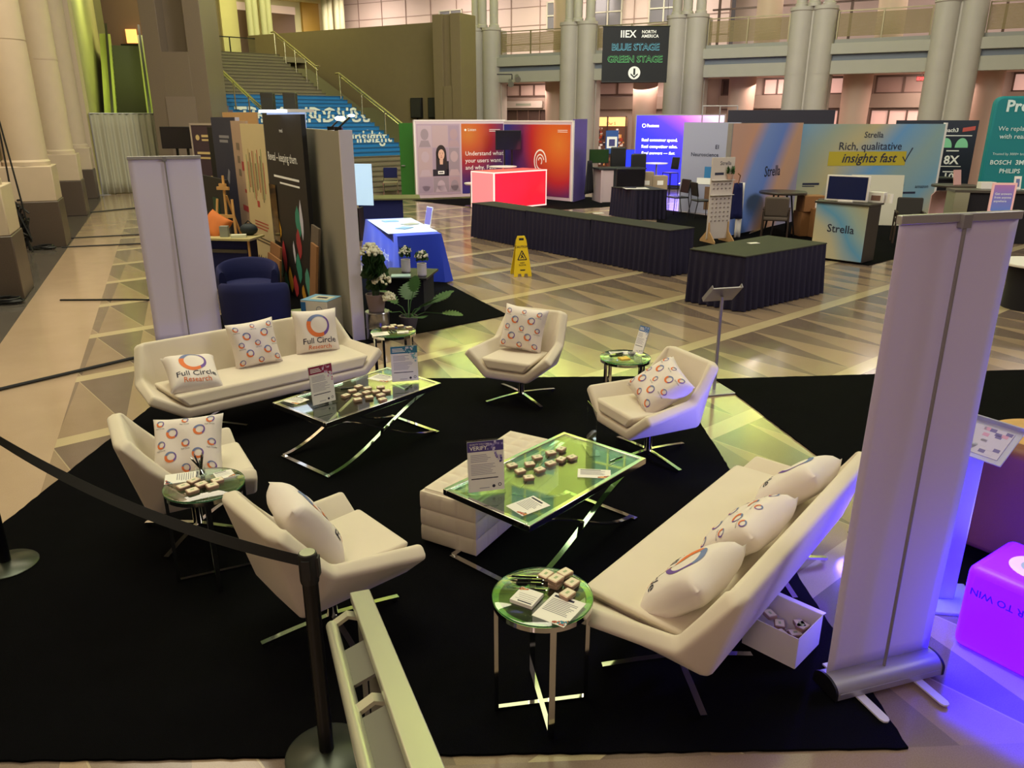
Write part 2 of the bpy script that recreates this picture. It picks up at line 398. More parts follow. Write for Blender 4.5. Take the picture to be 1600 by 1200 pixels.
# gallery railings
def railing(i):
    t = thing('gallery_railing', ['gallery railing in the bay over the twin spotlights', 'gallery railing partly behind the black hanging banner', 'gallery railing in the bay over the pale blue panel wall',
        'gallery railing in the bay between the two right-hand columns', 'rightmost gallery railing, cut by the frame edge'][i], 'railing', fpos(i + .5, -.3, 5.33), FA, 'gallery railings')
    w = SP * .64
    m = M()
    for k in range(19): m.box((0, 0, .12 + k * .042), (w, .012, .031))
    m.build('bar_infill', mat('brass_mesh', '#857649', .6), t)
    m = M(); m.box((0, 0, .98), (w, .05, .04)); m.build('top_rail', mat('dull_brass', '#8d8465', .4, .4), t)
    for x in (-w / 2, -.02, w / 2): m = M(); m.box((x, -.02, .5), (.05, .06, 1.0)); m.build('post', mat('dull_brass', '#8d8465', .4, .4), t)
for i in range(5): railing(i)
# gallery interior wall with windows, panels and mullions
m = M(); fbox(m, -3.4, 2.0, 5.6, 5.9, 5.33, 14); struct(m.build('wall_gallery', PINK, flat=True))
m = M()
for k in range(-9, 6):
    fbox(m, k * .36 - .05, k * .36 - .044, 5.55, 5.6, 5.4, 14)
for z in (6.3, 7.2, 8.1, 9.0, 9.9, 10.8): fbox(m, -3, 2.0, 5.56, 5.6, z, z + .03)
struct(m.build('trim_3', mat('panel_joint', '#8e776c', .6), flat=True))
n_win = [(-1.2, 'w'), (.2, 'w'), (.75, 'w'), (1.35, 'w')]
for k, (i, _) in enumerate(n_win):
    t = thing('window_2', None or 'gallery window', 'window', fpos(i, 5.5, 7.6), FA); struct(t); del t['label']; del t['category']
    m = M(); m.box((0, .03, 0), (1.5, .03, 1.3)); m.build('pane', mat('dim_pane', '#6f6f72', .15), t)
    m = M()
    for x in (-.75, 0, .75): m.box((x, 0, 0), (.06, .1, 1.36))
    for z in (-.65, 0, .65): m.box((0, 0, z), (1.56, .1, .06))
    m.build('window_frame', mat('pale_mullion', '#b9b6a0', .5), t)
m = M(); fbox(m, 2.0, 6.5, 6.6, 6.9, 5.33, 9); struct(m.build('wall_gallery_right', mat('dim_pink_wall', '#ae9a92', .6), flat=True))
m = M()
for k in range(0, 12): fbox(m, 2.05 + k * .37, 2.07 + k * .37, 2.9, 3.0, 5.33, 9)
fbox(m, 2.0, 6.5, 2.9, 3.0, 7.0, 7.07); struct(m.build('trim_4', mat('bronze_mullion', '#5c4a40', .5), flat=True))
for i in (.62, 2.55, 3.5, 4.55):
    t = thing('round_column', 'pale round column inside the upper gallery', 'column', fpos(i, 1.9, 5.33), FA, 'round gallery columns')
    m = M(); m.lathe([(.52, 0), (.52, 2), (.62, 3.5)], 24); m.build('shaft', mat('round_col_stone', '#cbb49b', .6), t)
DL = mat('downlight_glow', '#fff0d8', es=9)
for k in range(26):
    i = 2.1 + (k % 13) * .33; b = 1.3 + (k // 13) * 2.4
    m = M(); m.lathe([(.09, -.012), (.09, 0)], 12); o = m.build('downlight', DL); put(o, fpos(i, b, 8.9)); tag(o, 'small round ceiling downlight of the upper gallery', 'light', 'gallery downlights')
for i in (-2.2, -.9, .3, 1.5, 2.7, 3.9, 5.0):
    p = fpos(i, 2.6, 8.6); area('gallery_downlight', p, p - Vector((0, 0, 3)) + FN * (-1.5 if i < 2 else 0), 2.5, 250 if i < 2 else 190, (1.0, .84, .77))
    if i > 0: p = fpos(i, 1.6, 3.9); area('arcade_downlight', p, p - Vector((0, 0, 3)) - FN * .8, 2.0, 130, (1.0, .72, .62))
# arcade storefronts behind the columns
m = M(); fbox(m, -.5, 6.5, 3.4, 3.7, 0, 4.3); struct(m.build('wall_arcade', mat('arcade_wall', '#a99a90', .6), flat=True))
def shopwin(i, w, z0, z1, mt, nm='window_3', mull=1):
    t = thing(nm, 'x', 'window', fpos(i, 3.36), FA); struct(t); del t['label']; del t['category']
    m = M(); m.box((0, .02, (z0 + z1) / 2), (w, .03, z1 - z0)); m.build('pane', mt, t)
    m = M()
    for k in range(mull + 2): m.box((-w / 2 + w * k / (mull + 1), -.02, (z0 + z1) / 2), (.07, .1, z1 - z0))
    for z in (z0, z1): m.box((0, -.02, z), (w + .07, .1, .07))
    m.build('window_frame', mat('bronze_mullion', '#5c4a40', .5), t)
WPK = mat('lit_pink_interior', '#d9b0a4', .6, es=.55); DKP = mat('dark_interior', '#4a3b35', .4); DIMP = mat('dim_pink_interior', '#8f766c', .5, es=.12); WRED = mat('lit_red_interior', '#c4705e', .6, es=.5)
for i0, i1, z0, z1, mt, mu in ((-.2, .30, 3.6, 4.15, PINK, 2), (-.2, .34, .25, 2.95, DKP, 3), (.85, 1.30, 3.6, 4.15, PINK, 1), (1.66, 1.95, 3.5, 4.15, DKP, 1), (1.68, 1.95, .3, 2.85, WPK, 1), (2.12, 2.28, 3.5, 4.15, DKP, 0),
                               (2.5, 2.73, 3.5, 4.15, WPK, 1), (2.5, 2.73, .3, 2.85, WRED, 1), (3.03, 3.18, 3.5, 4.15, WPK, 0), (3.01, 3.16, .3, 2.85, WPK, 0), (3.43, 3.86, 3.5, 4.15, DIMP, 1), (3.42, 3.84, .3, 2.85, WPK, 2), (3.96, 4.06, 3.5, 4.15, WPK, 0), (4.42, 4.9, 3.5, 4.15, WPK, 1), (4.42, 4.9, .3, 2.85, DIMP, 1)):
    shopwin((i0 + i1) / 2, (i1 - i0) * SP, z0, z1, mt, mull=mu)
m = M()
for i0, i1 in ((-.3, .4), (.8, 1.95), (2.1, 2.8), (2.98, 3.2), (3.4, 3.9), (4.4, 5.4)): fbox(m, i0, i1, 3.2, 3.38, 2.92, 3.48)
struct(m.build('trim_11', mat('arcade_spandrel', '#8f8275', .6), bevel=.01))
t = thing('shop_sign_box', 'long pale blank sign box over the dark shop windows of the first arcade bay', 'sign', fpos(.04, 3.1, 3.18), FA); m = M(); m.box((0, 0, 0), (2.2, .12, .34)); m.build('box', mat('sign_box_grey', '#a9a49a', .5), t, bevel=.02); m = M(); m.box((0, -.065, 0), (.9, .01, .12)); m.build('face_strip', mat('sign_strip', '#7f8a7a', .5), t)
for i in (.59, 1.51, 2.4, 3.33, 4.24):
    t = thing('tapered_pier', 'broad tapered stone pier in the ground arcade', 'pier', fpos(i, 1.5), FA, 'tapered arcade piers')
    m = M(); m.lathe([(.50, 0), (.53, 2.4), (.57, 4.19)], 28); m.build('shaft', mat('arcade_pier_stone', '#b9a08f', .55), t)
# souvenir shop with bright displays
t = thing('shop_display', 'brightly lit souvenir shop window behind the black counter', 'shop display', fpos(1.05, 2.9), FA)
m = M(); m.box((0, .1, 1.3), (1.7, .06, 2.5)); m.build('back_panel', mat('shop_brown', '#6b4636', .6, es=.25), t)
m = M(); sm = [mat('shop_item%d' % k, c, .5, es=.35) for k, c in enumerate(('#d9c9b8', '#a5402c', '#2d2a38', '#e9a25a', '#8b5a44', '#f2e6d8'))]
for k in range(90):
    m.mi = RND.randrange(6); m.box((-.8 + 1.6 * RND.random(), .03 - .1 * RND.random(), .3 + 1.75 * RND.random()), (.05 + .12 * RND.random(), .06, .06 + .13 * RND.random()))
m.build('merchandise', sm, t)['kind'] = 'stuff'
m = M(); m.box((0, .04, 2.35), (1.7, .05, .42)); m.build('lit_sign', mat('shop_sign_glow', '#f3bd74', .5, es=1.6), t)
g = G(); g.text('Our S', -.2, 2.2, .2, y=-.005, align='LEFT', bold=.01); g.build('lettering', mat('shop_red', '#9c2f22', .6), t)
m = M()
for x in (-.85, -.12, .85): m.box((x, -.05, 1.3), (.05, .07, 2.6))
m.build('frame', mat('bronze_mullion', '#5c4a40', .5), t)
t = thing('exit_sign', 'small red illuminated exit sign under the right arcade soffit', 'sign', fpos(3.8, .9, 3.93), FA)
m = M(); m.box((0, 0, 0), (.34, .06, .2)); m.box((0, 0, .17), (.02, .02, .18)); m.build('housing', WHITE, t)
g = G(); g.text('EXIT', 0, -.055, .15, y=-.034, bold=.02); g.build('lettering', mat('exit_red', '#ff2a2a', es=12), t)
t = thing('round_logo_plaque', 'small square plaque with a round swirl on the arcade wall', 'sign', fpos(1.63, 3.3, 3.2), FA)
m = M(); m.box((0, 0, 0), (.34, .03, .34)); m.build('plate', mat('plaque_grey', '#c8c8bb', .5, es=.15), t)
g = G(); g.ring(0, 0, .12, .07, y=-.018, dx=.02); g.build('swirl', mat('plaque_green', '#5f7a68', .5), t)
# ceiling far above
m = M(); m.box((0, 25, 26.2), (90, 90, .3)); struct(m.build('ceiling', mat('glazed_roof', '#8b8f88', .6), flat=True))
m = M(); m.box((24, 20, 9), (.4, 60, 18)); struct(m.build('wall_right', PINK, flat=True))

# black hanging banner
t = thing('hanging_banner', 'black hanging banner pointing down to the blue and green stages', 'banner', (4.43, 30, 3.74), radians(-2))
m = M(); m.box((0, 0, .92), (2.36, .012, 1.86)); m.build('cloth', mat('banner_black', '#14171b', .75), t)
m = M(); m.tube([(-1.2, 0, 1.86), (1.2, 0, 1.86)], .02); m.tube([(-1.17, 0, .01), (1.17, 0, .01)], .02)
for x in (-1.1, 1.1): m.tube([(x, 0, 1.86), (x * .9, .1, 8)], .006, 5)
m.build('hanging_rod', BLACKM, t)
g = G(); wm = mat('print_white', '#e8eae4', .6, es=.08)
g.text('IIEX', -.28, 1.5, .33, y=-.008, bold=.018); g.text('NORTH', .2, 1.63, .145, y=-.008, align='LEFT', bold=.015); g.text('AMERICA', .2, 1.49, .145, y=-.008, align='LEFT', bold=.015)
g.disc(0, .32, .22, y=-.008); g.build('white_print', wm, t)
g = G(); g.text('BLUE STAGE', 0, 1.08, .31, y=-.009, bold=.03); g.build('blue_lettering', mat('print_sky_glow', '#6cc4e0', .6, es=.22), t)  # both stage names glow faintly of themselves to read brighter, no lamp
g = G(); g.text('GREEN STAGE', 0, .68, .31, y=-.009, bold=.03); g.build('green_lettering', mat('print_green_glow', '#62c476', .6, es=.22), t)
g = G(); g.text('BLUE STAGE', 0, 1.085, .31, y=-.011, bold=.004); g.text('GREEN STAGE', 0, .685, .31, y=-.011, bold=.004)
g.rect(-.035, .25, .035, .47, y=-.011); g.poly([(-.13, .31), (-.13, .25), (0, .14), (.13, .25), (.13, .31), (0, .2)], y=-.011); g.build('dark_print', mat('banner_black2', '#14211f', .75), t)
# twin spotlights on the first column
t = thing('twin_spotlight', 'pair of small spotlights on a bracket beside the first gallery column', 'spotlight', (-.1, 38.2, 4.3))
m = M(); m.box((-.25, 0, .12), (.7, .06, .05)); m.tube([(.1, 0, .12), (.1, 0, -.1)], .02); m.build('bracket', BLACKM, t)
for dx, dz in ((0, -.32), (.32, -.12)):
    m = M(); a = Vector((dx, .12, dz + .18)); b = Vector((dx + .05, -.2, dz)); m.tube([a, b], .09, 14, r1=.14); m.build('lamp_head', mat('spot_grey', '#8d8d88', .4, .5), t)

# ---------------------------------------------------------------- escalator and drape
t = thing('escalator', 'dark escalator with yellow-green lit sides behind the pale drape', 'escalator', (-13.05, 27.75, 0), K - pi / 2)
L1 = 9.6; H1 = 5.45
def inc(x, w, z0, z1, y0=1.4, y1=L1):   # sloped band of width w centred on x between heights z0..z1 above the incline
    h = lambda y: H1 * y / L1
    m = M(); V = []
    for (yy) in (y0, y1): V.append([(x - w / 2, yy, h(yy) + z0), (x + w / 2, yy, h(yy) + z0), (x + w / 2, yy, h(yy) + z1), (x - w / 2, yy, h(yy) + z1)])
    return m.rings(V)
m = M()
for k in range(4, 27): y = k * L1 / 27; m.box((0, y + .18, H1 * (k + .5) / 27), (1.05, L1 / 27 + .02, H1 / 27 + .05))
m.build('steps', mat('escalator_step', '#4c4f2f', .6), t)
for sx in (-1, 1):
    inc(sx * .74, .42, -.3, .50).build('balustrade', mat('green_lit_panel', '#b4bf63', .4), t)  # yellow-green light on the sides is put into their colour
    inc(sx * .64, .03, .42, .85).build('glass_side', mat('balustrade_glass', '#7e8c3e', .1), t)
    inc(sx * .64, .09, .85, .92).build('handrail', BLACKP, t)
m = M(); m.rings([[(x, 1.4, .0), (x, L1, 0), (x, L1, 5.1), (x, 1.4, .45)] for x in (-.9, .9)]); m.build('truss', BLACKM, t)
m = M(); m.box((0, 11.0, 5.3), (2.0, 2.8, .2)); m.build('top_landing', mat('landing_slab', '#3e3a2c', .6), t)
EM = Matrix.Translation((-13.05, 27.75, 0)) @ Matrix.Rotation(K - pi / 2, 4, 'Z')
m = M(); c = EM @ Vector((-1.35, 7.1, 8)); m.box(c, (14, .3, 16), rz=K); struct(m.build('wall_escalator', mat('yellowgreen_wall', '#c2bd86', .6), flat=True))
m = M(); c = EM @ Vector((-2.6, .15, 8)); m.box(c, (2.6, .3, 16), rz=K - pi / 2); struct(m.build('wall_return', STONE, flat=True))
m = M(); m.box((-17.5, 41.5, 7.3), (5, .3, 5)); struct(m.build('wall_escalator_end', mat('dim_end', '#7b6152', .6), flat=True))
t = thing('lit_display', 'small orange lit display at the top of the escalator', 'display', (-18.6, 41.05, 5.2)); m = M(); m.box((0, 0, 1.1), (.5, .1, .62)); m.build('glowing_panel', mat('orange_glow', '#ffb060', .5, es=1.6), t); m = M(); m.box((0, 0, .37), (1.0, .4, .74)); m.build('dark_counter', BLACKM, t)
p = (-17.2, 38.5, 8.2); point('escalator_top_light', p, 60, (1, .8, .55), .3)
t = thing('pipe_and_drape', 'pale pleated drape hung on a pipe in front of the escalator', 'drape', (-13.3, 28.22, 0), atan2(1.8, 1.7))
m = M(); L = 2.55
m.grid(lambda u, v: ((u - .5) * L, .05 * sin(u * 70 + .6 * sin(9 * u)) * (1.15 - .5 * v) + .02 * sin(u * 31), .02 + 2.63 * v), 150, 6); m.build('curtain', mat('grey_green_drape', '#b3b09a', .85, bump=.05, bscale=200), t, solid=.006)
m = M(); m.tube([(-L / 2, 0, 2.66), (L / 2, 0, 2.66)], .02); m.build('pipe', ALU, t)
for x in (-L / 2, L / 2): m = M(); m.tube([(x, 0, 0), (x, 0, 2.68)], .022); m.box((x, 0, .006), (.4, .4, .012)); m.build('upright', ALU, t)

# ================================================================= GRAND STAIRS
SB = Vector((-2.2, 29, 0)); SA = radians(42)         # right foot of the flight, direction of the step edges
t = thing('grand_staircase', 'wide stone staircase with blue painted risers in the middle', 'staircase', SB, SA)
WID = 5.4; NS = 36; RISE = .147; RUN = .333
def sy(k): return k * RUN + (1.1 if k >= 23 else 0)
STEP = mat('stair_stone', '#7d735a', .7, noise=.06, nscale=8); NOSE = mat('stair_dark_tread', '#5b5442', .75)  # treads and nosings darker than the risers
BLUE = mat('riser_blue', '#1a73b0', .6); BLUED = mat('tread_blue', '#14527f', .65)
m = M()
for k in range(NS):
    blue = 8 <= k < 23; y0 = sy(k); y1 = sy(k + 1) if k + 1 < NS else sy(k) + .4; z0, z1 = k * RISE, (k + 1) * RISE
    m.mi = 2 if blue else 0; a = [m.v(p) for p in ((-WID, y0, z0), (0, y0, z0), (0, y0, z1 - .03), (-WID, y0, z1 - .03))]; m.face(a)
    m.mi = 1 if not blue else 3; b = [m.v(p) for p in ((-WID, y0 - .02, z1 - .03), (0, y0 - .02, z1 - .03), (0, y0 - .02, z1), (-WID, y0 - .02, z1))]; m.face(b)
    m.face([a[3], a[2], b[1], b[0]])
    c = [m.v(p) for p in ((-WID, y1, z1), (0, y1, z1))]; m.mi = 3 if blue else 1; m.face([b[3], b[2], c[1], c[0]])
    m.mi = 0; m.face([m.v((0, y0, 0)), m.v((0, y1, 0)), m.v((0, y1, z1)), m.v((0, y0, z1))])
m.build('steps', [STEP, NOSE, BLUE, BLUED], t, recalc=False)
# lettering cut across the risers
def riser_text(g, body, x, z, size, align, bold):
    src = G(); src.text(body, x, z, size, align=align, bold=bold)
    for k in range(8, 23):
        z0, z1 = k * RISE + .006, (k + 1) * RISE - .008
        b = src.bm.copy(); ge = b.verts[:] + b.edges[:] + b.faces[:]
        bmesh.ops.bisect_plane(b, geom=ge, plane_co=(0, 0, z0), plane_no=(0, 0, -1), clear_outer=True)
        bmesh.ops.bisect_plane(b, geom=b.verts[:] + b.edges[:] + b.faces[:], plane_co=(0, 0, z1), plane_no=(0, 0, 1), clear_outer=True)
        for v in b.verts: v.co.y = sy(k) - .026
        me = bpy.data.meshes.new('tmp'); b.to_mesh(me); g.bm.from_mesh(me); bpy.data.meshes.remove(me); b.free()
    src.bm.free()
g = G(); riser_text(g, 'TREMENDOUS', -5.2, 2.36, .80, 'LEFT', .018); riser_text(g, 'insight', -.12, 1.64, .62, 'RIGHT', .02)
g.build('painted_lettering', mat('stair_white', '#e6ead8', .6), t, flat=True)
# right cheek wall and planters
m = M(); m.rings([[(0.02, y, 0), (1.7, y, 0), (1.7, y, z - .35), (0.02, y, z - .35)] for y, z in ((-.1, .36), (7.6, 3.3), (8.7, 3.3), (13.2, 5.1))]); m.build('cheek_wall', mat('cheek_stone', '#4a442f', .7), t)
# olive wall behind the stairs with end pier
OL = mat('olive_stone', '#76684a', .7, noise=.05, nscale=3)  # dark olive as the stone's own colour
WR = Vector((-1.9, 36.1, 0)); wa = radians(150)
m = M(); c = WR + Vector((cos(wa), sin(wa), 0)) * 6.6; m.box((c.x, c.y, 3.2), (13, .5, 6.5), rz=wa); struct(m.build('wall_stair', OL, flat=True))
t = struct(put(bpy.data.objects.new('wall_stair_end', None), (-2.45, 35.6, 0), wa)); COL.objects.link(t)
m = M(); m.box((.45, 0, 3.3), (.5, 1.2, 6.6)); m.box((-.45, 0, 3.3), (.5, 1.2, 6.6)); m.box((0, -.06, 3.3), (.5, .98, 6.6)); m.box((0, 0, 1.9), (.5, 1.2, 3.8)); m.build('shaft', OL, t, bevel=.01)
for x, lb in ((.62, 'left one of two dark loudspeaker panels on the olive wall'), (-.36, 'right one of two dark loudspeaker panels on the olive wall')):
    c = WR + Vector((cos(wa), sin(wa), 0)) * (2.0 + x) + Vector((-.5, -.87, 0)) * .33
    t = thing('loudspeaker', lb, 'loudspeaker', (c.x, c.y, 2.95), wa + pi)
    m = M(); m.box((0, 0, 0), (.6, .16, .86)); m.build('cabinet', BLACKP, t, bevel=.01)
    m = M(); m.box((0, -.085, 0), (.52, .012, .78)); m.build('grille', mat('grille_dark', '#2a2a25', .6), t)
    m = M(); m.box((0, .05, -.55), (.06, .06, .3)); m.build('bracket', BLACKM, t)
# landing floor, rear wall
n42 = Vector((-sin(SA), cos(SA), 0)); e42 = Vector((cos(SA), sin(SA), 0))
c = SB + n42 * 19.1 + e42 * 4.2; m = M(); m.box((c.x, c.y, 5.17), (19, 10.6, .24), rz=SA); struct(m.build('floor_landing', STEP, flat=True))
c = SB + n42 * 22.4 - e42 * 4.0; m = M(); m.box((c.x, c.y, 10), (26, .4, 12), rz=SA); struct(m.build('wall_landing', mat('pale_yellow_wall', '#cfc79c', .7), flat=True))
DKW = mat('landing_doorway', '#6b5040', .5); GOLD = mat('gold_panel', '#b58f3c', .5); PKL = mat('landing_lintel', '#d9bdb0', .6, es=.25)
def landing_part(x, w, z0, z1, name, mt, d=.1, **k):
    c = SB + n42 * (22.2 - d / 2) - e42 * x; m = M(); m.box((0, 0, (z0 + z1) / 2), (w, d, z1 - z0)); o = m.build(name, mt); put(o, (c.x, c.y, 0), SA); return o
LITD = mat('landing_lit_door', '#e3cbc2', .6, es=.55)
for k, (x, w, mt) in enumerate(((-.45, .95, LITD), (-2.75, .95, DKW), (-5.1, 1.4, DKW), (2.0, 1.4, DKW))):
    struct(landing_part(x, w, 5.29, 8.2, 'door_1', mt)); struct(landing_part(x, w + .1, 8.2, 8.6, 'trim_5', PKL, .14))
for x, w, mt, d in ((-1.2, .55, OL, .16), (-1.75, .95, YEL, .4), (-3.7, .8, YEL, .3), (-6.8, 1.1, GOLD, .2), (.5, .8, YEL, .4)): struct(landing_part(x, w, 5.29, 14, 'trim_6', mt, d))
struct(landing_part(-2.8, 9, 8.9, 9.5, 'trim_9', YEL, .5))
for x in (-2.6, -3.4, -7.2, -8.0, -12.7):
    c = SB + n42 * 20.8 - e42 * x
    t = thing('upper_column', 'slim pale column on the landing above the stairs', 'column', (c.x, c.y, 5.29), SA, 'slim columns on the stair landing')
    m = M()
    for dx in (-.16, .16): m.lathe([(.17, 0), (.17, 8)], 16, (dx, 0, 0))
    m.build('shaft', mat('green_cream_stone', '#bfbd97', .6), t)
# handrails
RAILM = mat('polished_rail', '#cfc9a4', .22, 1.0)
def stair_rail(x, k0, k1, label, double=True, ext=.3):
    t = thing('stair_handrail', label, 'handrail', SB, SA, None)
    pt = lambda k: Vector((x, sy(k) + .1, (k + 1) * RISE))
    a, b = pt(k0), pt(k1); up = Vector((0, 0, .95))
    m = M(); m.tube([a + up - Vector((0, ext, 0)), a + up, b + up, b + up + Vector((0, ext, 0))], .035, 8); m.build('rail', RAILM, t)
    if double: m = M(); m.tube([a + up * .82 + Vector((.08, 0, 0)), b + up * .82 + Vector((.08, 0, 0))], .025, 8); m.build('lower_rail', RAILM, t)
    for q in range(5):
        k = k0 + (k1 - k0) * q / 4; p = a.lerp(b, q / 4); m = M(); m.tube([p - Vector((0, 0, .05)), p + up], .028, 8); m.build('post', RAILM, t)
stair_rail(-.12, 2, 21.6, 'lower right stair handrail of polished metal beside the blue steps')
stair_rail(-.12, 24, 35, 'upper right stair handrail climbing along the olive wall')
stair_rail(-5.15, 8, 22, 'left stair handrail next to the dark granite pier')
c = SB + n42 * 17 + e42 * .3
t = thing('landing_balustrade', 'glass balustrade with a dark top rail at the stair head', 'balustrade', (c.x, c.y, 5.29), SA)
m = M(); m.box((0, 0, 1.0), (4.7, .06, .05)); m.build('top_rail', BLACKM, t)
for x in (-2.3, -.77, .77, 2.3): m = M(); m.box((x, 0, .5), (.05, .05, 1.0)); m.build('post', BLACKM, t)
m = M(); m.box((0, 0, .5), (4.6, .015, .9)); m.build('glass_panel', CLEAR, t)
c = SB + n42 * 20.2 - e42 * .45
t = thing('notice_stand', 'white and black notice board on the landing above the stairs', 'notice', (c.x, c.y, 5.29), SA)
m = M(); m.box((0, 0, 1.1), (.55, .04, .8)); m.build('board', PAPER, t); m = M(); m.box((0, -.025, 1.0), (.5, .01, .3)); m.build('dark_print', INK, t); m = M(); m.box((0, 0, .35), (.05, .05, .7)); m.box((0, 0, .02), (.4, .3, .03)); m.build('stand', BLACKM, t)
# two black boxes in front of the stairs (tops of booth speakers)
for p, lb in (((-7.6, 25.5), 'left one of two tall dark loudspeaker columns before the blue steps'), ((-6.85, 25.3), 'right one of two tall dark loudspeaker columns before the blue steps')):
    t = thing('speaker_column', lb, 'loudspeaker', (p[0], p[1], 0), radians(5))
    m = M(); m.box((0, 0, 1.63), (.38, .4, 3.24)); m.build('cabinet', mat('speaker_olive_black', '#2b271d', .6), t, bevel=.02); m = M(); m.box((0, -.205, 1.9), (.36, .012, 2.4)); m.build('grille', mat('grille_dark', '#2a2a25', .6), t)

# ================================================================= CARPETS
def carpet(label, poly, h=.012, group=None):
    P = []
    for i in range(len(poly)):      # slightly frayed edges
        a, b = Vector(poly[i]), Vector(poly[(i + 1) % len(poly)]); n = max(2, int((b - a).length / .05))
        for k in range(n):
            q = a.lerp(b, k / n); P.append((q.x + (RND.random() - .5) * .008, q.y + (RND.random() - .5) * .008))
    m = M(); m.prism(P, .001, h); o = m.build('carpet', CARPET, flat=True); tag(o, label, 'carpet', group); return o
carpet('large black carpet under the white lounge furniture', [(-3.32, 2.45), (1.66, 2.54), (1.62, 7.45), (-3.3, 7.3)])
carpet('black carpet on the right, behind the white roll-up banner', [(2.06, 7.36), (6.4, 7.75), (7.2, 3.0), (2.55, 3.6), (2.42, 5.3)])
carpet('black carpet under the potted plants and the low black table', [(-4.2, 8.45), (-1.85, 8.52), (-.06, 10.05), (-1.15, 12.35), (-3.4, 12.8)])
carpet('black carpet of the pale gradient booth with the counter and monitor', [(4.35, 16.2), (6.4, 13.72), (10.8, 17.6), (10.9, 20.2), (7.2, 20.2)])
carpet('dark carpet under the red lit booth with the two-wall display', [(-3.2, 25.3), (.2, 22.0), (3.7, 23.9), (2.6, 26.4), (-.3, 26.4)], .01)
carpet('dark carpet in front of the pale blue neuroscience wall', [(3.1, 16.2), (4.5, 15.3), (6.2, 19.8), (4.2, 23)], .008)

# ================================================================= LOUNGE SEATING
def shell_rows(e):
    """half widths grow by e for the sofas; rows: front lip, seat crease, back top"""
    return dict(tf=(.40 + e, -.32, .50), ff=(.19 + e, -.345, .325), tr=(.31 + e, .13, .535), fr=(.22 + e, .235, .335), tb=(.285 + e, .335, .775), bb=(.22 + e, .35, .785))
def make_seat(kind, e, label, cat, q, xs, group):
    t = thing(kind, label, cat, (0, 0, 0), 0, group)
    def P(k, s): x, y, z = q[k]; return Vector((s * x, y, z))
    m = M(); rows = []
    mid = lambda a, b, f: a.lerp(b, f)
    for a, b, f in (('f', 'r', 0), ('f', 'r', .5), ('f', 'r', 1)):
        tp = lambda s: mid(P('tf', s), P('tr', s), f); fo = lambda s: mid(P('ff', s), P('fr', s), f)
        rows.append([tp(-1), mid(tp(-1), fo(-1), .5), fo(-1), mid(fo(-1), fo(1), .5), fo(1), mid(tp(1), fo(1), .5), tp(1)])
    for f in (.5, 1):
        tp = lambda s: mid(P('tr', s), P('tb', s), f); fo = lambda s: mid(P('fr', s), P('bb', s), f)
        rows.append([tp(-1), mid(tp(-1), fo(-1), .5), fo(-1), mid(fo(-1), fo(1), .5), fo(1), mid(tp(1), fo(1), .5), tp(1)])
    V = [[m.v(p) for p in r] for r in rows]
    for i in range(4):
        for j in range(6): m.face([V[i][j], V[i][j + 1], V[i + 1][j + 1], V[i + 1][j]])
    bmesh.ops.recalc_face_normals(m.bm, faces=m.bm.faces[:])
    if sum(f.normal.z for f in m.bm.faces) < 0: bmesh.ops.reverse_faces(m.bm, faces=m.bm.faces[:])
    o = m.build('shell', CREAM, t, ang=180, recalc=False)
    s = o.modifiers.new('solid', 'SOLIDIFY'); s.thickness = .085; s.offset = -.4; s.use_even_offset = True
    b = o.modifiers.new('bevel', 'BEVEL'); b.width = .034; b.segments = 4; b.limit_method = 'ANGLE'; b.angle_limit = radians(20)
    # seat cushion nested between the sloping arms
    def ringp(z, f):     # f: fraction up the arm slope
        out = []
        for s, kk in ((-1, ('tf', 'ff')), (1, ('tf', 'ff')), (1, ('tr', 'fr')), (-1, ('tr', 'fr'))):
            p = P(kk[1], s).lerp(P(kk[0], s), f); y = p.y + (-.005 if kk[0] == 'tf' else -.06); out.append(Vector((p.x - s * .03, y, z + (.012 if kk[0] == 'tf' else 0))))
        return out
    m = M(); m.rings([ringp(q['ff'][2] + .02, .10), ringp(q['ff'][2] + .095, .36), ringp(q['ff'][2] + .118, .42)]); m.build('seat_cushion', CREAM, t, bevel=.022, segs=3, ang=60)
    for x in xs:
        m = M(); m.lathe([(.05, .29), (.05, .27), (.03, .26), (.03, .02)], 14, (x, .0, 0)); m.box((x, 0, .285), (.26, .26, .02)); m.build('pedestal', CHROME, t)
        for k in range(4):
            a = radians(45 + 90 * k); d = Vector((cos(a), sin(a), 0)); m = M()
            m.bar([Vector((x, 0, .05)) + d * .02, Vector((x, 0, .038)) + d * .2, Vector((x, 0, .02)) + d * .37], .03, .014); m.lathe([(.014, 0), (.014, .014)], 8, Vector((x, 0, 0)) + d * .35); m.build('foot', CHROME, t)
    return t
CH_G = None
chair = make_seat('swivel_armchair', 0, 'x', 'armchair', shell_rows(0), (0,), CH_G)
POSE = dict(B=(.085, 6.81, -.447), R=(1.057, 5.487, -1.12), F=(-.934, 3.385, 2.30), L=(-2.0, 4.343, 2.1))
chs = {}
for k, lb in (('B', 'cream swivel armchair farthest back, facing the camera with one patterned pillow'), ('R', 'cream swivel armchair at the right, tinted blue along its back edge'),
              ('F', 'cream swivel armchair nearest the camera, seen from behind its back'), ('L', 'cream swivel armchair at the left, partly hidden by a round glass table')):
    x, y, a = POSE[k]
    if k == 'B': chs[k] = chair; put(chair, (x, y, 0.012), a); chair['label'] = lb
    else: chs[k] = dup(chair, (x, y, .012), a, lb)
for k, r_ in (('B', 5), ('R', 25), ('F', 18), ('L', 3)):
    for c_ in chs[k].children:
        if c_.name.startswith(('pedestal', 'foot')): c_.rotation_euler = (0, 0, radians(r_))
SQ = dict(tf=(1.03, -.30, .445), ff=(.79, -.40, .31), tr=(.97, .17, .46), fr=(.86, .25, .33), tb=(.90, .345, .71), bb=(.84, .36, .72))
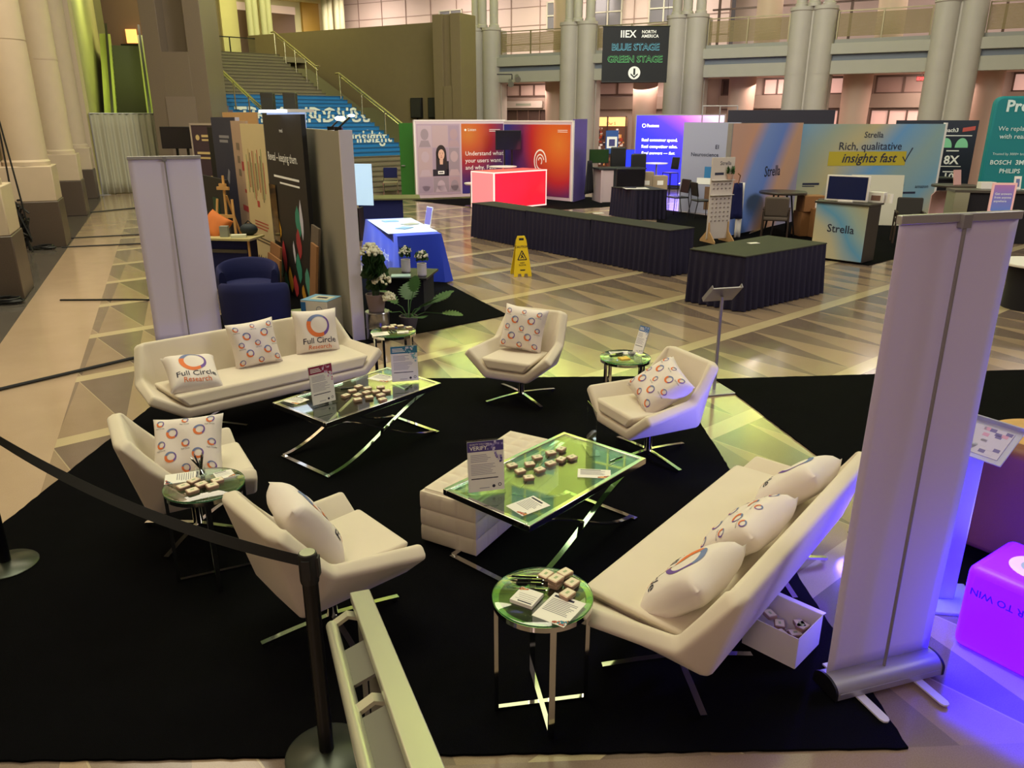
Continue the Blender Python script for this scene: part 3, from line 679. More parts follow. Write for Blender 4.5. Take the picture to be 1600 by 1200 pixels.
sofa = make_seat('three_seat_sofa', .7, 'long cream sofa at the left in front of the white roll-up banner', 'sofa', SQ, (-.56, .56), None)
SP1 = (-2.2, 6.45, .72); SP2 = (1.15, 3.50, -2.25)
put(sofa, (SP1[0], SP1[1], .012), SP1[2])
dup(sofa, (SP2[0], SP2[1], .012), SP2[2], 'long cream sofa at the right, seen from its near end')

# ---- scatter pillows
HW = .208
def ph(u, v): return .095 * max(0, (1 - u ** 4) * (1 - v ** 4)) ** .5 * (1 + .05 * sin(7 * u + 3 * v))
def pillow_mesh():
    m = M()
    def f(sg):
        def g(i, j):
            u, v = i * 2 - 1, j * 2 - 1
            return (HW * u * (1 - .07 * (1 - v * v)) , sg * ph(u, v), HW * v * (1 - .07 * (1 - u * u)))
        return g
    m.grid(f(-1), 18, 18); m.grid(f(1), 18, 18, True); bmesh.ops.remove_doubles(m.bm, verts=m.bm.verts[:], dist=.0004)
    return m
def ringcol(a):
    d = math.degrees(a) % 360; return 0 if 150 <= d < 290 else (1 if 50 <= d < 150 else 2)
def wrap(g):
    for v in g.bm.verts:
        u, w = max(-1, min(1, v.co.x / HW)), max(-1, min(1, v.co.z / HW))
        v.co.y = -ph(u, w) - .0022; v.co.x *= (1 - .07 * (1 - w * w)); v.co.z *= (1 - .07 * (1 - u * u))
LOGO = [ORANGE, SLATE, PURPLE, INK]
def big_print():
    g = G(); g.ring(.0, .055, .112, .082, dx=.012, dz=.008, n=40, mis=ringcol)
    g.mi = 3; g.text('Full Circle', 0, -.115, .078, bold=.008); g.mi = 0; g.text('Research', 0, -.172, .06, bold=.004); wrap(g); return g
def small_print():
    g = G()
    for k, (x, z, r) in enumerate(((-.15, .15, .024), (0, .165, .02), (.15, .155, .024), (-.075, .075, .036), (.09, .085, .036), (.01, 0, .026), (-.14, .0, .026), (.165, 0, .024), (-.08, -.085, .036), (.085, -.075, .036), (-.155, -.155, .026), (.01, -.16, .026), (.16, -.15, .026))):
        g.ring(x, z, r, r * .66, dx=r * .1, dz=r * .06, n=20, mis=ringcol)
        if r < .03:
            g.mi = 3; g.text('Full Circle', x, z - r - .016, .0135)
    wrap(g); return g
proto = {}
def pillow(style, label, pose, p, yaw=0, lean=20, roll=0, group=None):
    x, y, a = pose; w = Matrix.Translation((x, y, 0)) @ Matrix.Rotation(a, 4, 'Z') @ Vector(p)
    if style not in proto:
        t = thing('scatter_pillow', label, 'pillow'); pillow_mesh().build('cover', PILLOW, t, ang=75)
        (big_print() if style == 'big' else small_print()).build('logo_print', LOGO, t, ang=180, recalc=False); proto[style] = t
    else: t = dup(proto[style], (0, 0, 0), 0, label)
    t.rotation_euler = (Matrix.Rotation(a + radians(yaw), 4, 'Z') @ Matrix.Rotation(radians(-lean), 4, 'X') @ Matrix.Rotation(radians(roll), 4, 'Y')).to_euler(); t.location = w
    return t
pillow('small', 'white pillow with small ring pattern standing on the farthest armchair', POSE['B'], (-.02, .09, .655), 8, 18, 6)
pillow('small', 'white pillow with small ring pattern tipped over on the right armchair', POSE['R'], (.06, .03, .60), 10, 52, 28)
pillow('big', 'white pillow with large ring logo on the nearest armchair', POSE['F'], (.0, .10, .625), -8, 30, 4)
pillow('small', 'white pillow with small ring pattern slumped on the left armchair', POSE['L'], (-.05, .0, .60), -112, 42, -3)
pillow('big', 'white pillow with large ring logo lying back at the left end of the left sofa', SP1, (-.64, -.13, .535), 6, 62, 14)
pillow('small', 'white pillow with small ring pattern in the middle of the left sofa', SP1, (-.01, .10, .62), -8, 20, -3)
pillow('big', 'white pillow with large ring logo upright at the right end of the left sofa', SP1, (.60, .12, .62), -12, 16, 2)
pillow('big', 'white pillow with large ring logo at the near end of the right sofa', SP2, (.66, .08, .555), 2, 45, 8)
pillow('small', 'white pillow with small ring pattern in the middle of the right sofa', SP2, (.10, .10, .575), 2, 46, 14)
pillow('big', 'white pillow with large ring logo at the far end of the right sofa', SP2, (-.54, .12, .585), -8, 46, -8)

# ---- tufted ottoman bench
t = thing('tufted_ottoman', 'white tufted ottoman bench beside the nearer coffee table', 'ottoman', (-.115, 4.56, .012), radians(60))
m = M(); a, b = .54, .20
def ott(u, v):
    x, y = (u * 2 - 1) * (a - .02), (v * 2 - 1) * (b - .02); e = min(1, 6 * (1 - abs(2 * u - 1))) * min(1, 3.5 * (1 - abs(2 * v - 1)))
    return (x, y, .375 + .026 * (abs(sin(u * 9 * pi)) * abs(sin(v * 3 * pi))) ** .6 * e - .006)
m.grid(ott, 108, 40); m.box((0, 0, .345), (2 * a - .04, 2 * b - .04, .04)); m.build('tufted_top', CREAM, t, ang=180)
for z0, z1 in ((.02, .125), (.127, .237), (.239, .352)):
    m = M(); n = 296; rings = []; pts = []
    for k in range(n):
        q = k / n * 2 * (2 * a + 2 * b)
        if q < 2 * a: p = (-a + q, -b, 0, -1)
        elif q < 2 * a + 2 * b: p = (a, -b + q - 2 * a, 1, 0)
        elif q < 4 * a + 2 * b: p = (a - (q - 2 * a - 2 * b), b, 0, 1)
        else: p = (-a, b - (q - 4 * a - 2 * b), -1, 0)
        pts.append((p, q))
    for f in (0, .06, .2, .5, .8, .94, 1):
        def o_(q): return -.002 + (.007 * (min(1, 4 * f, 4 * (1 - f)) ** .5) * min(1, 3.2 * abs(sin(q / .118 * pi))) ** .6 if 0 < f < 1 else 0)
        rings.append([(p[0] + p[2] * o_(q), p[1] + p[3] * o_(q), z0 + (z1 - z0) * f) for p, q in pts])
    m.rings(rings); m.build('tufted_band', CREAM, t, ang=50)

# ================================================================= GLASS TABLES
def coffee_table(label, loc, rz):
    t = thing('coffee_table', label, 'table', loc, rz); L, Wd, H = 1.15, .66, .44
    m = M(); f = .03
    for y in (-1, 1): m.box((0, y * (Wd / 2 - f / 2), H - .012), (L, f, .04))
    for x in (-1, 1): m.box((x * (L / 2 - f / 2), 0, H - .012), (f, Wd - 2 * f, .04))
    m.build('top_frame', CHROME, t, bevel=.003)
    m = M(); m.box((0, 0, H), (L - 2 * f + .004, Wd - 2 * f + .004, .008)); m.build('glass_top', GLASS, t, flat=True)
    for y in (-1, 1):
        for s in (-1, 1):
            pts = []
            for k in range(17):
                q = k / 16; z = .016 + (H - .05) * (.10 * q + .90 * (q * q * (3 - 2 * q))); pts.append((s * (L / 2 - .02) * (1 - 2 * q), y * (Wd / 2 - .05 - (.02 if s > 0 else -.001)), z))
            m = M(); m.bar(pts, .034, .010, up=(0, .0001, 1)); m.build('curved_leg', CHROME, t)
    for x in (-1, 1): m = M(); m.box((x * (L / 2 - .02), 0, .008), (.034, Wd - .07, .012)); m.build('floor_bar', CHROME, t)
    return t
T2 = ((.225, 4.245, .012), radians(48.6)); T1 = ((-1.20, 5.70, .012), radians(50))
coffee_table('nearer glass coffee table holding the purple and white sign', *T2)
coffee_table('farther glass coffee table in front of the left sofa', *T1)
def side_table(label, x, y, a0, z0=.012):
    t = thing('round_side_table', label, 'table', (x, y, z0), a0); H = .555; r = .215
    m = M(); m.lathe([(r - .028, H - .02), (r, H - .02), (r, H + .004), (r - .028, H + .004), (r - .028, H - .02)], 40, cap=False); m.build('rim', CHROME, t)
    m = M(); m.lathe([(r - .004, H + .006), (r, H + .008), (r, H + .013), (r - .004, H + .015)], 40); m.build('glass_top', GLASS, t, ang=60)
    m = M(); m.lathe([(r + .0005, H + .007), (r + .0015, H + .010), (r + .0005, H + .014)], 40, cap=False); m.build('glass_edge', GLASSEDGE, t)
    for k in range(4):
        a = pi / 2 * k; m = M(); m.box(((r - .012) * cos(a), (r - .012) * sin(a), H / 2 - .01), (.018, .026, H - .02), rz=a); m.build('leg', CHROME, t)
    for k in range(2): m = M(); m.box((0, 0, .008 + .006 * k), (2 * r - .02, .022, .008), rz=pi / 2 * k); m.build('floor_bar', CHROME, t)
    return t
side_table('round glass side table in the foreground with tins, pens and flyers', .13, 2.80, radians(10))
side_table('round glass side table between the left and nearest armchairs', -1.71, 3.85, radians(25))
side_table('round glass side table behind the left sofa near the plants', -1.14, 7.14, radians(40), .001)
side_table('round glass side table between the farthest and right armchairs', .965, 6.26, radians(30))

# ---- little tins
PT = [mat('tin_cream', '#e3d7bf', .5), mat('tin_rim', '#a98a78', .35, .4), mat('tin_label', '#9fae86', .6)]
def make_tin():
    t = thing('mint_tin', 'x', 'tin'); m = M(); m.mi = 0; w, d = .031, .025
    def rr(i, z): return [(x * (w - i) / w, y * (d - i) / d, z) for x, y in [(sx * (w - .008) + .008 * cos(a), sy_ * (d - .008) + .008 * sin(a)) for sx, sy_, a0 in ((1, 1, 0), (-1, 1, 90), (-1, -1, 180), (1, -1, 270)) for a in (radians(a0), radians(a0 + 45), radians(a0 + 90))]]
    m.rings([rr(.001, 0), rr(0, .002), rr(0, .010)]); m.build('tin_base', PT[1], t, ang=50)
    m = M(); m.rings([rr(-.001, .0105), rr(-.001, .018), rr(.003, .020)]); m.build('lid', PT[1], t, ang=50)
    m = M(); m.box((0, 0, .0203), (.054, .043, .0008)); m.mi = 1; m.box((0, 0, .0209), (.02, .012, .0006)); m.build('lid_label', [PT[0], PT[2]], t, flat=True)
    return t
tin0 = make_tin(); first = [True]
def tins(pts, z, label, group, rz=None):
    for p in pts:
        a = rz if rz is not None else RND.random() * .9 + .2; zz = z if len(p) == 2 else p[2]
        if first[0]: put(tin0, (p[0], p[1], zz), a); tin0['label'] = label; tin0['group'] = group; first[0] = False
        else: dup(tin0, (p[0], p[1], zz), a, label, group)
ZT = .012 + .4445; ZS = .012 + .571
tins([[0.0, 4.33], [0.05, 4.25], [0.11, 4.35], [0.16, 4.45], [0.1, 4.16], [0.17, 4.27], [0.24, 4.36], [0.25, 4.52], [0.31, 4.42], [0.32, 4.58], [0.38, 4.45]], ZT, 'small cream-lidded tin lying on the nearer glass coffee table', 'tins on the nearer coffee table')
tins([[-1.29, 5.6], [-1.26, 5.71], [-1.23, 5.81], [-1.2, 5.61], [-1.18, 5.51], [-1.14, 5.67], [-1.15, 5.77], [-1.1, 5.56], [-1.07, 5.69], [-1.05, 5.79], [-1.02, 5.61], [-.99, 5.7], [-.99, 5.51]], ZT, 'small cream-lidded tin lying on the farther glass coffee table', 'tins on the farther coffee table')
tins([[.15, 2.93], [.235, 2.945], [.19, 2.865], [.26, 2.865], [.235, 2.785]], ZS, 'small cream-lidded tin on the foreground side table, resting on the glass or a flyer', 'tins on the foreground side table')
tins([[.19, 2.865, ZS + .0215]], 0, 'cream-lidded tin stacked on top of another on the foreground side table', 'top tin')
tins([[-1.8, 3.79], [-1.77, 3.86], [-1.73, 3.74], [-1.71, 3.815], [-1.645, 3.80], [-1.64, 3.865]], ZS, 'small cream-lidded tin on the side table between the left armchairs', 'tins on the left side table')
tins([[-1.23, 7.22], [-1.16, 7.29], [-1.09, 7.27], [-1.0, 7.21], [-1.17, 7.22]], ZS - .011, 'small cream-lidded tin on the side table behind the left sofa', 'tins on the rear left side table')
# ---- cards and flyers (printed face up)
CARDC = [PAPER, mat('print_grey', '#8d8a94', .8), mat('print_rust', '#a8503f', .8), mat('print_teal', '#3f7f97', .8), mat('print_amber', '#d79a4a', .8), INK]
def flyer(label, loc, rz, w, h, n=8, corner=True, th=.0008, name='flyer', rot=None, warm=False):
    m = M(); m.box((0, 0, th / 2), (w, h, th)); y0 = th + .0004
    def r(x0, z0, x1, z1): m.face([m.v((x0, z0, y0)), m.v((x1, z0, y0)), m.v((x1, z1, y0)), m.v((x0, z1, y0))])
    m.mi = 5; r(-w * .42, h * .36, w * .2, h * .43); m.mi = 1
    for k in range(n): zz = h * (.28 - .5 * k / n); r(-w * .42, zz - h * .012, w * (.2 + .2 * RND.random()), zz + h * .012)
    if corner:
        for k in range(26):
            m.mi = RND.choice((2, 2, 4, 5, 3) if warm else (2, 2, 4, 5)); q = RND.random(); x = w * (.1 + .38 * q); zz = -h * .48 + h * .2 * q * RND.random(); s = w * .07; y0 = th + .0005 + k * .00001; r(x, zz, min(w * .5, x + s), zz + s)
    o = m.build(name, CARDC, flat=True, recalc=False); put(o, loc, rz); tag(o, label, 'flyer' if name == 'flyer' else 'card'); return o
flyer('white flyer with rust corner at the right end of the nearer coffee table', (.50, 4.24, ZT), radians(-6), .20, .12)
flyer('white flyer with rust corner near the front edge of the nearer coffee table', (.09, 3.83, ZT), radians(-52), .15, .20)
flyer('white flyer left of the maroon sign on the farther coffee table', (-1.66, 5.53, ZT), radians(-32), .16, .13)
flyer('white flyer left of the teal sign on the farther coffee table', (-1.08, 6.06, ZT), radians(-30), .20, .15)
flyer('white flyer with mosaic corner under the tin on the foreground side table', (.195, 2.695, ZS - .0008), radians(-33), .15, .19, 9, warm=True)
flyer('small stack of square cards with a colourful top edge on the foreground side table', (.062, 2.765, ZS - .0008), radians(150), .105, .105, 4, True, .016, 'card_stack', warm=True)
flyer('white flyer with rust corner on the side table between the left armchairs', (-1.86, 3.93, ZS - .0008), radians(-70), .13, .19, warm=True)
flyer('small stack of red and white cards on the side table between the left armchairs', (-1.63, 3.945, ZS - .0008), radians(35), .10, .10, 4, True, .012, 'card_stack')
flyer('pale flyer hanging over the edge of the side table behind the left sofa', (-1.25, 7.03, ZS - .0118), radians(20), .16, .13, 5, False)
flyer('reddish card stack on the side table behind the left sofa', (-1.04, 7.08, ZS - .0118), radians(10), .11, .08, 3, True, .008, 'card_stack')
flyer('white flyers on the side table between the far armchairs', (.93, 6.37, ZS - .0008), radians(5), .17, .10, 5, False)
o = flyer('small yellow card stack on the side table between the far armchairs', (.945, 6.19, ZS - .0008), radians(20), .08, .08, 2, False, .012, 'card_stack'); o.data.materials[0] = mat('card_yellow', '#e3bd4f', .6)  # card paper plain yellow
# ---- pens
PEN = mat('pen_black', '#17171a', .25, .4)
def make_pen():
    t = thing('ballpoint_pen', 'x', 'pen'); m = M(); m.tube([(-.06, 0, .005), (.052, 0, .005)], .005, 10); m.build('barrel', PEN, t)
    m = M(); m.tube([(.052, 0, .005), (.07, 0, .005)], .0046, 10, r1=.001); m.tube([(-.066, 0, .005), (-.06, 0, .005)], .003, 8); m.lathe([(.0054, -.001), (.0054, .001)], 8, (0, 0, .005)); m.build('tip', CHROME, t)
    m = M(); m.box((-.035, 0, .0112), (.045, .004, .0018)); m.build('clip', CHROME, t); return t
pen0 = make_pen(); pen0['label'] = 'black pen nearest the colourful cards on the foreground side table'; put(pen0, (.085, 2.83, ZS), radians(172))
for k, (x, y, a, lb) in enumerate(((.07, 2.875, 176, 'middle black pen of the row on the foreground side table'), (.075, 2.90, 178, 'third black pen of the row on the foreground side table'), (.05, 2.925, 174, 'rearmost black pen of the row on the foreground side table'))):
    dup(pen0, (x, y, ZS), radians(a), lb)
for k in range(3): dup(pen0, (.89 + .01 * k, 6.27 + .03 * k, ZS), radians(5 + 12 * k), 'dark pen on the side table between the far armchairs', 'pens on the far side table')
for k in range(2): dup(pen0, (-1.16 + .03 * k, 7.12 + .01 * k, ZS - .011), radians(110 + 30 * k), 'dark pen on the side table behind the left sofa', 'pens on the rear left side table')
dup(pen0, (-1.31, 5.80, ZT), radians(15), 'pen lying behind the tins on the farther coffee table')
dup(pen0, (-.83, 5.82, ZT), radians(70), 'pen lying under the teal sign on the farther coffee table')
dup(pen0, (.66, 4.44, ZT), radians(40), 'pen at the right corner of the nearer coffee table')
# pen cup with upright pens
t = thing('pen_cup', 'small clear cup holding pens on the side table between the left armchairs', 'cup', (-1.755, 3.93, ZS))
m = M(); m.lathe([(.022, 0), (.028, .07), (.0265, .07), (.021, .003)], 18); m.build('cup', CLEAR, t)
for k in range(5):
    o = dup(pen0, (-1.755 + .016 * cos(k * 1.3), 3.93 + .016 * sin(k * 1.3), ZS + .075), 0, 'black pen standing in the small cup on the left side table', 'pens in the cup'); o.rotation_euler = (0, radians(-78 + 6 * k), k * 1.3)

# ---- acrylic sign holders with printed sheets
def sign(label, base, rz, w, h, c1, c2, title, sub, lean=6, z=ZT, y0=0):
    t = thing('sign_holder', label, 'sign', (base[0], base[1], z), rz)
    R = Matrix.Rotation(radians(-lean), 4, 'X')
    m = M(); m.X = R; m.box((0, 0, h / 2 + .012), (w + .008, .005, h + .02)); m.X = Matrix.Identity(4); m.box((0, .01, .003), (w + .008, .07, .006)); m.build('acrylic_holder', CLEAR, t, flat=True)
    g = G(); g.X = R; Z0 = .014
    g.mi = 0; g.rect(-w / 2, Z0, w / 2, Z0 + h, -.0034); g.mi = 1; g.rect(-w / 2, Z0 + h * .80, w / 2, Z0 + h, -.0038)
    g.mi = 2
    for k in range(34):
        a, b = RND.random(), RND.random(); x = w / 2 - w * .42 * a; zz = Z0 + h - h * .42 * b * (1.15 - a); s = w * .06; g.mi = RND.choice((1, 2, 2, 3)); g.rect(max(-w / 2, x - s), zz - s, x, zz, -.0040 - .00001 * k)
    g.mi = 0
    if title: g.text(title, -w * .44, Z0 + h * .835, w * .16, -.0044, 'LEFT', .02); g.text(sub, -w * .44, Z0 + h * .935, w * .06, -.0044, 'LEFT', .006)
    else:
        for q in (.925, .885, .845): g.rect(-w * .44, Z0 + h * q, w * (-.06 + .3 * (.93 - q) * 4), Z0 + h * (q + .02), -.0044)
    g.mi = 4; lines(g, -w * .42, Z0 + h * .74, w * .6, 5, h * .033, h * .012, -.0038); lines(g, -w * .42, Z0 + h * .55, w * .75, 7, h * .033, h * .011, -.0038); g.mi = 5; lines(g, -w * .42, Z0 + h * .27, w * .75, 1, h * .03, h * .02, -.0038, .05)
    g.disc(w * .2, Z0 + h * .09, w * .045, -.0040); g.ring(w * .37, Z0 + h * .11, w * .05, w * .032, -.0040, n=16); g.mi = 4; g.rect(-w * .2, Z0 + h * .06, w * .08, Z0 + h * .075, -.0038)
    g.build('printed_sheet', [PAPER, c1, c2, mat('print_lilac', '#c9c2da', .8), mat('print_greyline', '#9a96a6', .8), INK], t, flat=True, recalc=False)
    g = G(); g.X = R; g.rect(-w / 2, Z0, w / 2, Z0 + h, .0034); g.build('sheet_back', PAPER, t, recalc=False)
    return t
sign('purple headed sign reading VERIFY on the nearer coffee table', (-.145, 3.985), radians(14), .21, .30, mat('sign_purple', '#4c3c86', .7), mat('sign_purple2', '#8f83bd', .7), 'VERIFY.', 'QUALITY YOU CAN')
sign('maroon headed sign on the farther coffee table', (-1.415, 5.435), radians(42), .19, .29, mat('sign_maroon', '#8e2147', .7), mat('sign_maroon2', '#c77b97', .7), '', '')
sign('teal headed sign on the farther coffee table', (-.87, 5.94), radians(14), .215, .29, mat('sign_teal', '#2c6f93', .7), mat('sign_teal2', '#7fb4c6', .7), '', '')
sign('tilted white and blue leaflet in a clear stand between the far armchairs', (1.075, 6.32), radians(-52), .11, .235, mat('sign_blue', '#3b66a0', .7), mat('sign_blue2', '#88a9cc', .7), '', '', 20, ZS)
t = thing('acrylic_holder', 'empty clear acrylic sign holder at the far corner of the nearer coffee table', 'sign holder', (.515, 4.60, ZT), radians(100))
m = M(); m.box((0, 0, .15), (.215, .004, .30)); m.build('panel', CLEAR, t, flat=True); m = M(); m.box((0, 0, .003), (.215, .075, .006)); m.build('foot', CLEAR, t, flat=True)
# small glass/metal tealight on the far side table
t = thing('small_bowl', 'small dark bowl beside the leaflet on the far side table', 'bowl', (1.02, 6.28, ZS)); m = M(); m.lathe([(.02, 0), (.035, .03), (.032, .03), (.018, .004)], 18); m.build('bowl', ALU, t)

# ---- white box with tins behind the right sofa
t = thing('open_box', 'open white carton of tins on the carpet behind the right sofa', 'box', (1.345, 3.215, .012), radians(-45))
bw, bd, bh = .275, .26, .17
for x in (-1, 1): m = M(); m.box((x * bw / 2, 0, bh / 2), (.004, bd, bh)); m.build('side', WHITE, t)
for y in (-1, 1): m = M(); m.box((0, y * bd / 2, bh / 2), (bw, .004, bh)); m.build('side', WHITE, t)
m = M(); m.box((0, 0, .003), (bw, bd, .004)); m.build('bottom', WHITE, t)
m = M(); m.X = Matrix.Translation((0, bd / 2, bh)) @ rotm(rx=radians(-100)); m.box((0, 0, .02), (bw, .004, .04)); m.build('lid_flap', WHITE, t)
for k in range(24):
    p = Matrix.Translation((1.345, 3.215, 0)) @ Matrix.Rotation(radians(-45), 4, 'Z') @ Vector((RND.uniform(-.09, .09), RND.uniform(-.085, .085), .018 + .024 * (k // 5)))
    o = dup(tin0, p, RND.random() * 6, 'small tin among others inside the open white carton', 'tins in the white carton')

# ================================================================= ROLL-UP BANNERS (seen from behind)
SHEET = mat('banner_back_lilac_tint', '#d6d0f0', .6, bump=.03, bscale=4)  # white vinyl tinted lilac to carry the bluish light on it
def rollup(label, p0, p1, h, z0=.012):
    (x, y, _), a, w = seg(p0, p1); t = thing('roll_up_banner', label, 'banner', (x, y, z0), a)
    m = M(); prof = [(.075 * cos(q), .045 + .05 * sin(q)) for q in [radians(d) for d in range(0, 181, 15)]] + [(-.075, .01), (.075, .01)]
    m.rings([[(sx, py, pz) for py, pz in prof] for sx in (-w / 2, w / 2)]); m.box((0, -.076, .035), (w * .96, .004, .014)); m.build('cassette', ALU, t, ang=40)
    for sx in (-1, 1): m = M(); m.rings([[(sx * (w / 2 + dx), py * 1.04, pz) for py, pz in prof] for dx in (0, .012)]); m.build('end_cap', BLACKP, t)
    m = M(); m.grid(lambda u, v: ((u - .5) * w * .985, .02 + .006 * sin(3 * u + 5 * v) * sin(pi * v), .09 + (h - .10) * v), 12, 30); m.build('sheet', SHEET, t, solid=.0015)
    m = M(); m.box((0, .02, h - .008), (w, .028, .034)); m.build('top_rail', ALU, t, bevel=.004)
    m = M(); m.tube([(0, -.02, .05), (0, -.004, h - .02)], .0075, 10); m.box((0, .0, h - .02), (.04, .03, .05)); m.build('support_pole', mat('pole_grey', '#8d8b90', .4, .3), t)
    for sx in (-.28, .28):
        m = M(); m.prism([(sx * w - .022, -.22)] + [(sx * w - .022 * cos(q), -.22 - .022 * sin(q)) for q in (0, .8, 1.57, 2.3, 3.14)][1:] + [(sx * w + .022, .16), (sx * w - .022, .16)], 0, .008); m.build('swing_foot', mat('foot_white', '#d5d3d8', .4), t)
    return t
rollup('white roll-up banner at the right, standing behind the right sofa', (1.44, 2.87), (2.00, 3.045), 2.14)
rollup('white roll-up banner at the left, standing behind the left sofa', (-4.05, 8.40), (-3.37, 8.66), 2.10, .012)

# ================================================================= STANCHIONS
def stanchion(label, x, y):
    t = thing('stanchion_post', label, 'stanchion', (x, y, .012))
    m = M(); m.lathe([(.17, 0), (.17, .006), (.16, .014), (.03, .03), (.03, .035)], 36); m.build('base', mat('stanchion_base', '#3b4038', .3, .5), t)
    m = M(); m.lathe([(.030, .03), (.030, .86)], 20); m.build('post', BLACKM, t)
    m = M(); m.lathe([(.034, .83), (.036, .84), (.036, .945), (.033, .955)], 24); m.box((0, -.032, .9), (.03, .02, .08)); m.box((.032, 0, .9), (.02, .03, .08)); m.build('belt_head', BLACKP, t)
    m = M(); m.lathe([(.029, .955), (.029, .958)], 24); m.build('cap', mat('cap_pale', '#c3c5b0', .25, .8), t)
stanchion('black belt stanchion post in the foreground beside the metal handrail', -.765, 2.505)
stanchion('black belt stanchion at the left edge, only its base in view', -2.98, 3.93)
m = M(); a = Vector((-.79, 2.53, .915)); b = Vector((-2.95, 3.91, .915)); nseg = 40; Lr = []
for k in range(nseg + 1):
    q = k / nseg; p = a.lerp(b, q); p.z -= .10 * 4 * q * (1 - q); tw = radians(35) * sin(pi * q) * 1.0
    n = Vector((.54, .84, 0)); up = Vector((0, 0, 1)) * cos(tw) + n * sin(tw); nn = n * cos(tw) - Vector((0, 0, 1)) * sin(tw)
    Lr.append([p + up * .024 + nn * .001, p - up * .024 + nn * .001, p - up * .024 - nn * .001, p + up * .024 - nn * .001])
m.rings(Lr); tag(m.build('retractable_belt', mat('belt_black', '#16161a', .85)), 'black fabric belt stretched between the two stanchion posts', 'belt')

# ================================================================= FOREGROUND HANDRAIL
t = thing('stair_guardrail', 'pale metal guardrail in the foreground, running out of the bottom of the picture', 'handrail', (0, 0, 0))
RM = mat('satin_rail_metal', '#d3d4c0', .30, .6)
A, Bq = Vector((-.56, 2.42, .84)), Vector((-.085, 1.02, 1.22)); d = (Bq - A).normalized(); sd = Vector((d.y, -d.x, 0)).normalized()
if sd.x > 0: sd = -sd
m = M(); m.bar([A, Bq], .072, .035, up=(0, 0, 1)); m.build('top_bar', RM, t, bevel=.004)
off = sd * .115 - Vector((0, 0, .07))
m = M(); a = A + d * .09 + off; m.tube([a, Bq + off], .021, 14); m.build('grip_tube', RM, t)
m = M(); a = A + d * .09; m.bar([a + off, a + off * .5, a + sd * .02 - Vector((0, 0, .05))], .035, .014); m.build('end_bracket', RM, t)
m = M(); a = A + d * .75; m.bar([a + off, a + off * .5, a + sd * .02 - Vector((0, 0, .05))], .035, .014); m.build('bracket', RM, t)
m = M(); dn = Vector((0, 0, -1))
def plate(q0, q1, z0, z1): 
    p0, p1 = A + d * q0 + sd * .012, A + d * q1 + sd * .012
    m.rings([[p + dn * z0 + sd * .006, p + dn * z0 - sd * .006, p + dn * z1 - sd * .006, p + dn * z1 + sd * .006] for p in (p0, p1)])
def shelf(q0, q1):
    m.rings([[p + sd * .02 - Vector((0, 0, .03)), p + off * .92, p + off * .92 - Vector((0, 0, .012)), p + sd * .02 - Vector((0, 0, .042))] for p in (A + d * q0, A + d * q1)])
shelf(.34, .60); shelf(.80, 1.45); plate(.0, 1.5, .02, .07); plate(.02, .1, .02, .80); plate(.28, .62, .05, .8); plate(.74, .82, .02, .95); plate(.95, 1.5, .05, .9); m.build('web_plate', mat('rail_web', '#6f6f66', .55, .1), t)

# ================================================================= LITERATURE STANDS, CUBE AND RIGHT-HAND SEATING
def lit_stand(label, x, y, rz, h, pm, tm, z0=.001, tray=.30):
    t = thing('literature_stand', label, 'display stand', (x, y, z0), rz)
    m = M(); m.box((0, 0, .008), (.30, .30, .016)); m.build('base', tm, t, bevel=.006)
    m = M(); m.tube([(0, 0, .016), (0, 0, h)], .016, 14); m.build('pole', pm, t)
    m = M(); m.X = Matrix.Translation((0, .0, h)) @ rotm(rx=radians(42)); m.box((0, .02, .012), (tray, .23, .006)); m.box((0, -.095, .03), (tray, .006, .04))
    for s in (-1, 1): m.box((s * tray / 2, .02, .03), (.006, .23, .04))
    m.build('tray', tm, t); m = M(); m.X = Matrix.Translation((0, 0, h)) @ rotm(rx=radians(42)); m.box((0, .02, .022), (tray - .03, .2, .012)); m.build('leaflets', PAPER, t)
    return t
lit_stand('slim metal literature stand with a tilted tray behind the right armchair', 1.96, 7.03, radians(195), .93, ALU, ALU)
BLU = mat('frosted_acrylic', '#cdd0ea', .5, spec=.6); BLU.node_tree.nodes['Principled BSDF'].inputs['Transmission Weight'].default_value = .55
t = thing('acrylic_sign_stand', 'white acrylic display stand lit blue, behind the right roll-up banner', 'display stand', (2.37, 3.60, .001), radians(-8))
m = M(); m.box((0, 0, .01), (.32, .30, .02)); m.build('base', BLU, t, bevel=.006)
m = M(); m.box((0, .0, .48), (.085, .05, .92)); m.build('post', BLU, t, bevel=.008)
m = M(); m.X = Matrix.Translation((0.02, .0, .955)) @ rotm(rz=radians(-50)) @ rotm(rx=radians(38)); m.box((0, 0, 0), (.30, .23, .008)); m.box((0, .112, .018), (.30, .008, .04)); m.build('tray', BLU, t, bevel=.003)
m = M(); m.X = Matrix.Translation((0.02, .0, .955)) @ rotm(rz=radians(-50)) @ rotm(rx=radians(38)); m.mi = 0; m.box((0, -.005, .006), (.24, .17, .003))
for k in range(16): m.mi = RND.randrange(3); m.box((RND.uniform(-.10, .10), RND.uniform(-.07, .07), .0078), (.03, .02, .0006))
m.build('printed_insert', [mat('insert_lilac', '#b9b4dc', .7), mat('insert_dark', '#6a62a8', .7), mat('insert_pink', '#c08fc0', .7)], t)
